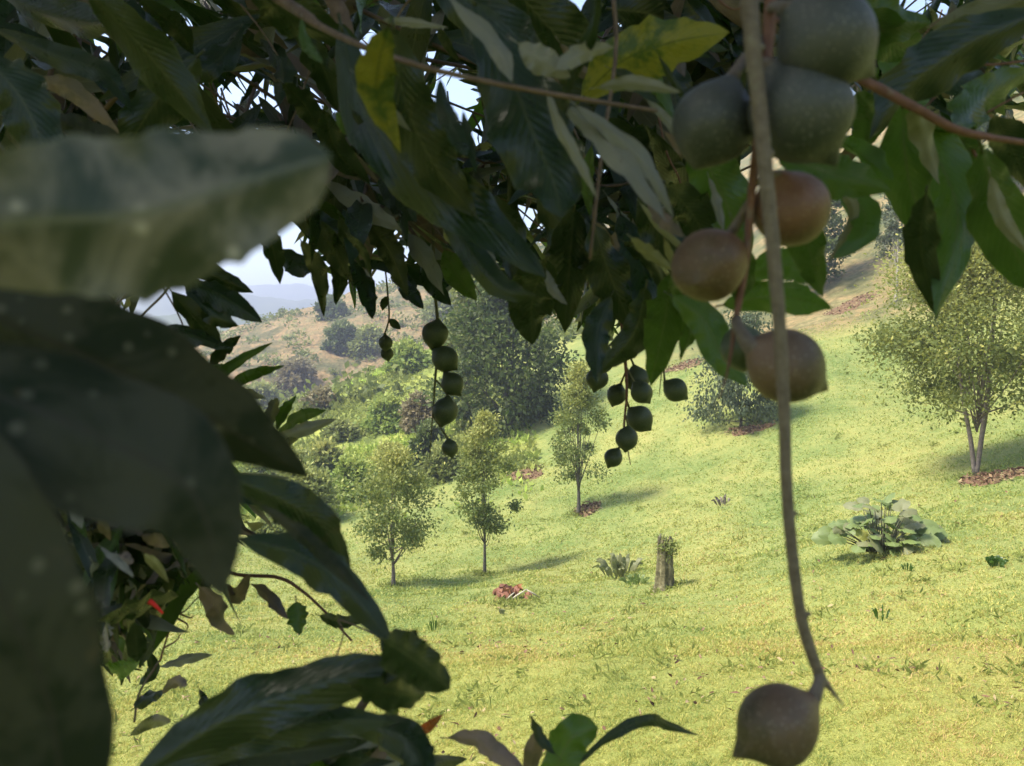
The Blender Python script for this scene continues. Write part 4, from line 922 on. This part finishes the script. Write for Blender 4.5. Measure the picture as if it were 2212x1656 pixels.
HOLES = [(980, 225, 42), (612, 492, 30), (600, 590, 62), (540, 640, 60), (450, 740, 60), (300, 700, 24), (480, 205, 12), (430, 160, 12), (600, 215, 22), (225, 105, 12), (195, 215, 16), (335, 215, 14), (810, 90, 12), (700, 70, 12), (1240, 10, 24), (925, 6, 20), (1450, 240, 12), (1960, 10, 30), (2030, 20, 22), (1850, 320, 16), (120, 630, 6), (500, 200, 10), (770, 110, 10)]
_hr = np.random.default_rng(99)
HOLES += [(_hr.uniform(60, 1300), _hr.uniform(10, 560), _hr.uniform(4, 13)) for _ in range(50)]
def fill_zone(poly, n, d0, d1, seed, L0=.13, L1=.21, holes=True):
    rg = np.random.default_rng(seed); pa = np.array(poly); out = []
    N = n * 5; u = rg.uniform(pa[:, 0].min(), pa[:, 0].max(), N); v = rg.uniform(pa[:, 1].min(), pa[:, 1].max(), N)
    d = d0 + (d1 - d0) * rg.random(N) ** 1.1
    base = CAM + d[:, None] * (fwd + np.outer((u - 1106) / FOC, [1, 0, 0]) + np.outer((828 - v) / FOC, upv))
    dr = rg.normal(size=(N, 3)) * np.array([1, .8, .6]) + np.array([.35, 0, -.75]); dr = norm(dr)
    L = rg.uniform(L0, L1, N); W = L * rg.uniform(.12, .23, N)
    nr = norm(rg.normal(size=(N, 3)) * .7 + np.array([0, -.5, .6])); dp = rg.uniform(0, .45, N)
    ok = np.ones(N, bool)
    for t in (0, .35, .7, 1.0):
        q = base + dr * (L * t)[:, None] - nr * (L * dp * t * t)[:, None]
        uu, vv, dd = proj(q); ok &= inside(poly, uu, vv) & (dd > d0 * .8)
        if holes:
            for (hu, hv, hr) in HOLES:
                ok &= np.hypot(uu - hu, vv - hv) > hr + .5 * W * FOC / dd * (1 if 0 < t < 1 else .3)
    k = np.nonzero(ok)[0][:n]
    return base[k], dr[k], nr[k], L[k], W[k], dp[k], d[k]
parts = []
for i, z in enumerate(ZONES): parts.append(fill_zone(*z[:4], seed=40 + i, **(dict(L0=z[5], L1=z[6]) if len(z) > 4 else {})))
cat_ = [np.concatenate([p_[j] for p_ in parts]) for j in range(7)]
order = np.argsort(cat_[6]); nind = max(0, 292 - n_leaf[0])
near = order[:nind]; restk = order[nind:]
brs = [br_top, br_right, br_mid, br_low, br_bot]
for i in near:
    b, dr, nr, L, W, dp = (cat_[j][i] for j in range(6))
    uu, vv, _ = proj(b)
    br = br_right if uu > 1560 else (br_bot if vv > 1450 else (br_low if vv > 700 else (br_mid if vv > 330 and uu < 1000 else br_top)))
    V, F, UV = leaf_geo([b, b + dr * L * .5 - nr * L * dp * .25, b + dr * L - nr * L * dp], W, roll=0, face=nr, nu=10, nv=4, seed=int(i))
    q = rng.random(); mt = 'leaf_mid' if q < .12 else ('leaf_pale' if q < .22 else ('leaf_dry' if q < .27 else 'leaf'))  # the pale pick also paints in glints
    mesh_obj('leaf', V, F, M[mt], br, uv=UV, rnd=[rng.random()] * len(V)); n_leaf[0] += 1
V, F, UV, rn = leaves_batch(*[cat_[j][restk] for j in range(6)], nu=8, seed=5)
nf = len(F) // len(restk); mi = np.repeat(rng.choice([0, 1, 2, 3], len(restk), p=[.70, .08, .15, .07]), nf)  # pale share of the mass stands in for glints, by colour
o = mesh_obj('leaf_mass', V, F, None, TR, uv=UV, rnd=rn, mats=[M['mass'], M['leaf_mid'], M['leaf_pale'], M['leaf_dry']], mi=mi); o['kind'] = 'stuff'
# twigs carrying them
G = Geo(); rg = np.random.default_rng(77)
for i in rg.choice(restk, 700, replace=False):
    b = cat_[0][i]; dr = norm(cat_[1][i] * np.array([1, 1, .4])); st = b - dr * .3 + np.array([0, 0, .08]); us, vs_, ds = proj(st)
    ub, vb, _ = proj(b)
    if not inside(ZONES[0][0], us, vs_) or max(vs_, vb) > 500 or math.hypot(us - 980, vs_ - 225) < 90 or math.hypot(ub - 980, vb - 225) < 90: continue
    G.tube([b - dr * rg.uniform(.1, .3) + np.array([0, 0, .08]), b, b + dr * .05], [.0035, .0022, .001], n=6, sides=4)
o = G.build('small_twigs', M['bark'], TR); o['kind'] = 'stuff'
# the crown above and behind the camera, which shades everything near the lens
rg = np.random.default_rng(78); N = 21000
cx, cy_, cz = -1.5, .6, 4.3
a = norm(rg.normal(size=(N, 3))); r_ = rg.random(N) ** .45
b = np.array([cx, cy_, cz]) + a * r_[:, None] * np.array([3.9, 3.0, 2.6])
uu, vv, dd = proj(b)
ok = ~((dd > 0) & (vv > -120) & (uu > -200) & (uu < 2400)) & (b[:, 2] > 1.75) & (b[:, 0] > -5)
ok &= ~((np.abs(b[:, 0]) < .6) & (b[:, 1] < .35) & (b[:, 1] > -.8) & (b[:, 2] < 2.1))
b = b[ok]; N = len(b)
dr = norm(rg.normal(size=(N, 3)) * np.array([1, 1, .6]) + np.array([0, 0, -.6])); nr = norm(rg.normal(size=(N, 3)) * .6 + np.array([0, 0, 1]))
t1 = b + dr * .22; uu, vv, dd = proj(t1); ok = ~((dd > 0) & (vv > -60) & (uu > -100) & (uu < 2312)); b, dr, nr = b[ok], dr[ok], nr[ok]; N = len(b)
V, F, UV, rn = leaves_batch(b, dr, nr, rg.uniform(.14, .24, N), rg.uniform(.035, .055, N), rg.uniform(0, .4, N), nu=3, seed=6)
o = mesh_obj('crown', V, F, M['mass'], TR, uv=UV, rnd=rn); o['kind'] = 'stuff'
print('LEAVES', n_leaf[0], 'mass', len(restk), 'crown', N)

# ------------------------------------------------------------------ the nuts
def nut_geo(r, tip=.28, neck=.25, squash=1.0, seg=28, rings=26, seed=0):
    rg = np.random.default_rng(seed); V = []; F = []
    for i in range(rings + 1):
        th = math.pi * i / rings; z = math.cos(th); s = math.sin(th)
        for k in range(seg):
            a = 2 * math.pi * k / seg; rr_ = 1 + .028 * math.sin(2 * a + seed) * s + .02 * math.sin(2.5 * th + 3 * a + seed) * s + .012 * math.sin(4 * th + seed * 2)
            # slight suture line down one side
            rr_ -= .028 * math.exp(-((a - math.pi) / .11) ** 2) * s
            x, y, zz = s * math.cos(a) * rr_, s * math.sin(a) * rr_, z * squash * rr_
            zz += neck * .9 * math.exp(-(th / .30) ** 2) * 1.0
            zz -= tip * math.exp(-abs((math.pi - th) / .22) ** 1.5)
            zz -= .05 * math.exp(-((math.pi - th) / .7) ** 2)
            V.append((x * r, y * r, zz * r))
    for i in range(rings):
        for k in range(seg): F.append((i * seg + k, (i + 1) * seg + k, (i + 1) * seg + (k + 1) % seg, i * seg + (k + 1) % seg))
    return np.array(V), F
def nut(root, u, v, d, rpx, stalk_to, tip_dir, mat, seed, stem_mat='stem', squash=1.0, tip=.28, label=None, srad=None):
    """one husked nut; stalk_to (u, v, d) is where its stalk leaves the stem, tip_dir the picture direction of its point"""
    r = rpx * d / FOC; V, F = nut_geo(r, tip=tip, squash=squash, seed=seed)
    ax = norm(np.array([tip_dir[0], tip_dir[2] if len(tip_dir) > 2 else 0.0, -tip_dir[1]]))      # towards the tip
    q = Vector(tuple(-ax)).to_track_quat('Z', 'Y')
    c = P(u, v, d)
    o = mesh_obj('nut', V, F, M[mat], root, origin=np.zeros(3))
    o.location = tuple(c - np.array(world_loc(root))); o.rotation_mode = 'QUATERNION'; o.rotation_quaternion = q
    if label: o['label'] = label
    top = c - ax * r * squash * 1.08; st = P(*stalk_to); sr = srad or r * .11
    mid = (top + st) / 2 - ax * r * .12
    G = Geo(); G.tube([st, mid, top, c - ax * r * squash * .9], [sr * .9, sr, sr * 1.5, sr * 2.3], n=12, sides=8, bump=.05); G.build('stalk', M[stem_mat], root)
    return o
def stem(root, pts, radii, mat='stem', n=None, sides=10, nodes=True):
    G = Geo(); Q = [P(*p_) for p_ in pts]; G.tube(Q, radii, n=n or len(pts) * 7, sides=sides, bump=.06, seed=3)
    if nodes:
        c = catmull(Q, 40); rg_ = np.random.default_rng(len(pts))
        rd = np.interp(np.linspace(0, 1, 40), np.linspace(0, 1, len(radii)), radii)
        for i in range(4, 38, 5):
            a = rg_.uniform(0, 6.28); e = np.array([math.cos(a), math.sin(a) * .5, .3])
            G.tube([c[i], c[i] + e * rd[i] * 1.7], [rd[i] * .8, rd[i] * .35], n=4, sides=6)
    return G.build('stem', M[mat], root)
# 1: the long stem in front with one nut at its end
r1 = empty('nut_cluster', P(1620, -60, .31)); tag(r1, 'long bare hanging stem in front with a single taupe nut at its end', 'nut cluster')
ws = lambda w_, d: w_ * d / FOC / 2
stem(r1, [(1612, -90, .31), (1625, 80, .31), (1638, 210, .312), (1655, 380, .315), (1672, 560, .32), (1686, 740, .325), (1694, 900, .33), (1700, 1060, .335), (1712, 1200, .34), (1732, 1340, .345), (1768, 1452, .35), (1795, 1490, .352), (1822, 1525, .354)],
     [ws(38, .31), ws(36, .31), ws(34, .31), ws(32, .315), ws(30, .32), ws(28, .325), ws(26, .33), ws(25, .33), ws(25, .34), ws(25, .345), ws(24, .35), ws(11, .35), ws(3, .35)], 'stem', n=90, sides=14)
nut(r1, 1680, 1566, .345, 87, (1766, 1450, .35), (-.80, .52, -.1), 'nut_taupe', 3, tip=.36, label='taupe brown nut', srad=ws(24, .345))
# 2: the bunch behind it
r2 = empty('nut_cluster', P(1650, -60, .36)); tag(r2, 'bunch of seven large grey-green and brown nuts hanging behind the long stem', 'nut cluster')
stem(r2, [(1668, -90, .36), (1662, 60, .36), (1650, 180, .36), (1636, 300, .362), (1622, 430, .365), (1612, 560, .37), (1598, 640, .372), (1590, 690, .372), (1572, 800, .372), (1550, 870, .372)],
     [ws(26, .36), ws(26, .36), ws(24, .36), ws(20, .36), ws(18, .36), ws(17, .37), ws(17, .37), ws(14, .37), ws(5, .37), ws(2, .37)], 'bark_red', n=60)
nut(r2, 1785, 85, .315, 102, (1664, 20, .36), (.85, .5, .2), 'nut_grey', 11, tip=.34)
nut(r2, 1728, 240, .325, 106, (1648, 150, .36), (.58, .75, .1), 'nut_grey', 12, tip=.34)
nut(r2, 1540, 268, .345, 88, (1640, 90, .36), (-.35, .9, .1), 'nut_grey', 13, tip=.12, srad=ws(22, .345))
nut(r2, 1708, 452, .37, 80, (1630, 400, .365), (.5, .8, .6), 'nut_brown', 14, tip=.15, label='brown nut')
nut(r2, 1533, 573, .37, 80, (1618, 440, .366), (-.5, .5, -.75), 'nut_brown', 15, tip=.2, label='brown nut', srad=ws(22, .37))
nut(r2, 1697, 790, .365, 80, (1590, 690, .372), (.82, .45, .1), 'nut_taupe', 16, tip=.3, squash=1.06, label='taupe brown nut', srad=ws(26, .37))
nut(r2, 1604, 752, .40, 48, (1588, 690, .372), (.2, .95, .4), 'nut_green', 17, tip=.2, srad=ws(12, .37))
# 3: string of four
D = 1.08
r3 = empty('nut_cluster', P(938, 480, D)); tag(r3, 'hanging string of round green nuts left of the golden-topped tree', 'nut cluster')
stem(r3, [(935, 460, D), (938, 600, D), (944, 680, D), (950, 740, D), (942, 800, D), (936, 880, D), (928, 990, D)], [ws(7, D)] * 4 + [ws(6, D), ws(4, D), ws(2, D)], 'stem_green', n=40, sides=7)
for i, (u, v, r_, st, td) in enumerate([(940, 722, 28, (943, 670), (-.2, .9)), (961, 776, 28, (949, 735), (.6, .5)), (977, 830, 25, (948, 770), (.5, .7)), (962, 888, 28, (940, 820), (-.2, .9)), (972, 968, 18, (935, 900), (.2, .9))]):
    nut(r3, u, v, D, r_, (*st, D), td, 'nut_green', 30 + i, 'stem_green', srad=ws(4, D))
# 4: right bunch
D = 1.05
r4 = empty('nut_cluster', P(1345, 640, D)); tag(r4, 'bunch of eight round green nuts hanging over the middle of the lawn', 'nut cluster')
stem(r4, [(1330, 560, D), (1342, 690, D), (1350, 770, D), (1354, 850, D), (1348, 920, D), (1352, 950, D), (1362, 1005, D)], [ws(8, D), ws(8, D), ws(8, D), ws(6, D), ws(5, D), ws(3, D), ws(2, D)], 'bark_red', n=40, sides=7)
for i, (u, v, r_, st, td) in enumerate([(1300, 778, 28, (1342, 720), (-.4, .8)), (1376, 820, 27, (1348, 745), (.2, .9)), (1332, 853, 22, (1353, 800), (-.3, .8)), (1386, 848, 24, (1352, 790), (.6, .8)), (1290, 818, 24, (1345, 740), (-.2, .9)), (1381, 905, 28, (1353, 850), (.6, .6)), (1354, 948, 24, (1350, 895), (-.1, .9)), (1325, 989, 20, (1346, 950), (-.4, .7))]):
    nut(r4, u, v, D + .03 * (i % 3), r_, (*st, D), td, 'nut_green', 50 + i, 'stem_green', srad=ws(4, D))
D = .95
r5 = empty('nut_cluster', P(1440, 700, D)); tag(r5, 'single green nut on a thin stalk right of the middle bunch', 'nut cluster')
stem(r5, [(1450, 690, D), (1440, 760, D), (1430, 800, D), (1424, 855, D)], [ws(4, D), ws(4, D), ws(3, D), ws(1.5, D)], 'stem_green', n=20, sides=6, nodes=False)
nut(r5, 1459, 843, D, 26, (1437, 780, D), (.75, .55), 'nut_green', 70, 'stem_green', srad=ws(4, D))
D = 1.3
r6 = empty('nut_cluster', P(836, 600, D)); tag(r6, 'pair of tiny dark nuts on a thin stalk against the brown slope', 'nut cluster')
stem(r6, [(830, 560, D), (838, 640, D), (840, 690, D), (828, 730, D)], [ws(4, D)] * 4, 'stem_green', n=20, sides=6, nodes=False)
nut(r6, 833, 741, D, 15, (832, 715, D), (0, 1), 'nut_green', 71, 'stem_green', srad=ws(3, D)); nut(r6, 836, 764, D + .02, 14, (828, 735, D), (.2, 1), 'nut_green', 72, 'stem_green', srad=ws(3, D))
for pts in ([(838, 640), (830, 655), (826, 672)], [(840, 690), (852, 700), (866, 712)]):
    V, F, UV = leaf_geo([P(u, v, D) for u, v in pts], 18 * D / FOC, seed=3, nu=8, nv=4); mesh_obj('leaf', V, F, M['leaf'], r6, uv=UV, rnd=[.3] * len(V))
GROUPS = {'bush': 'bushes on the left slope', 'young_tree': 'young trees on the lawn', 'evergreen_tree': 'evergreen trees behind the lawn', 'weed': 'weeds on the lawn', 'nut_cluster': 'nut clusters hanging from the macadamia tree', 'leaf_litter': 'litter patches on the slope'}
for o in list(COL.objects):
    k = o.name.split('.')[0]
    if o.parent is None and k in GROUPS: o['group'] = GROUPS[k]
#--END--
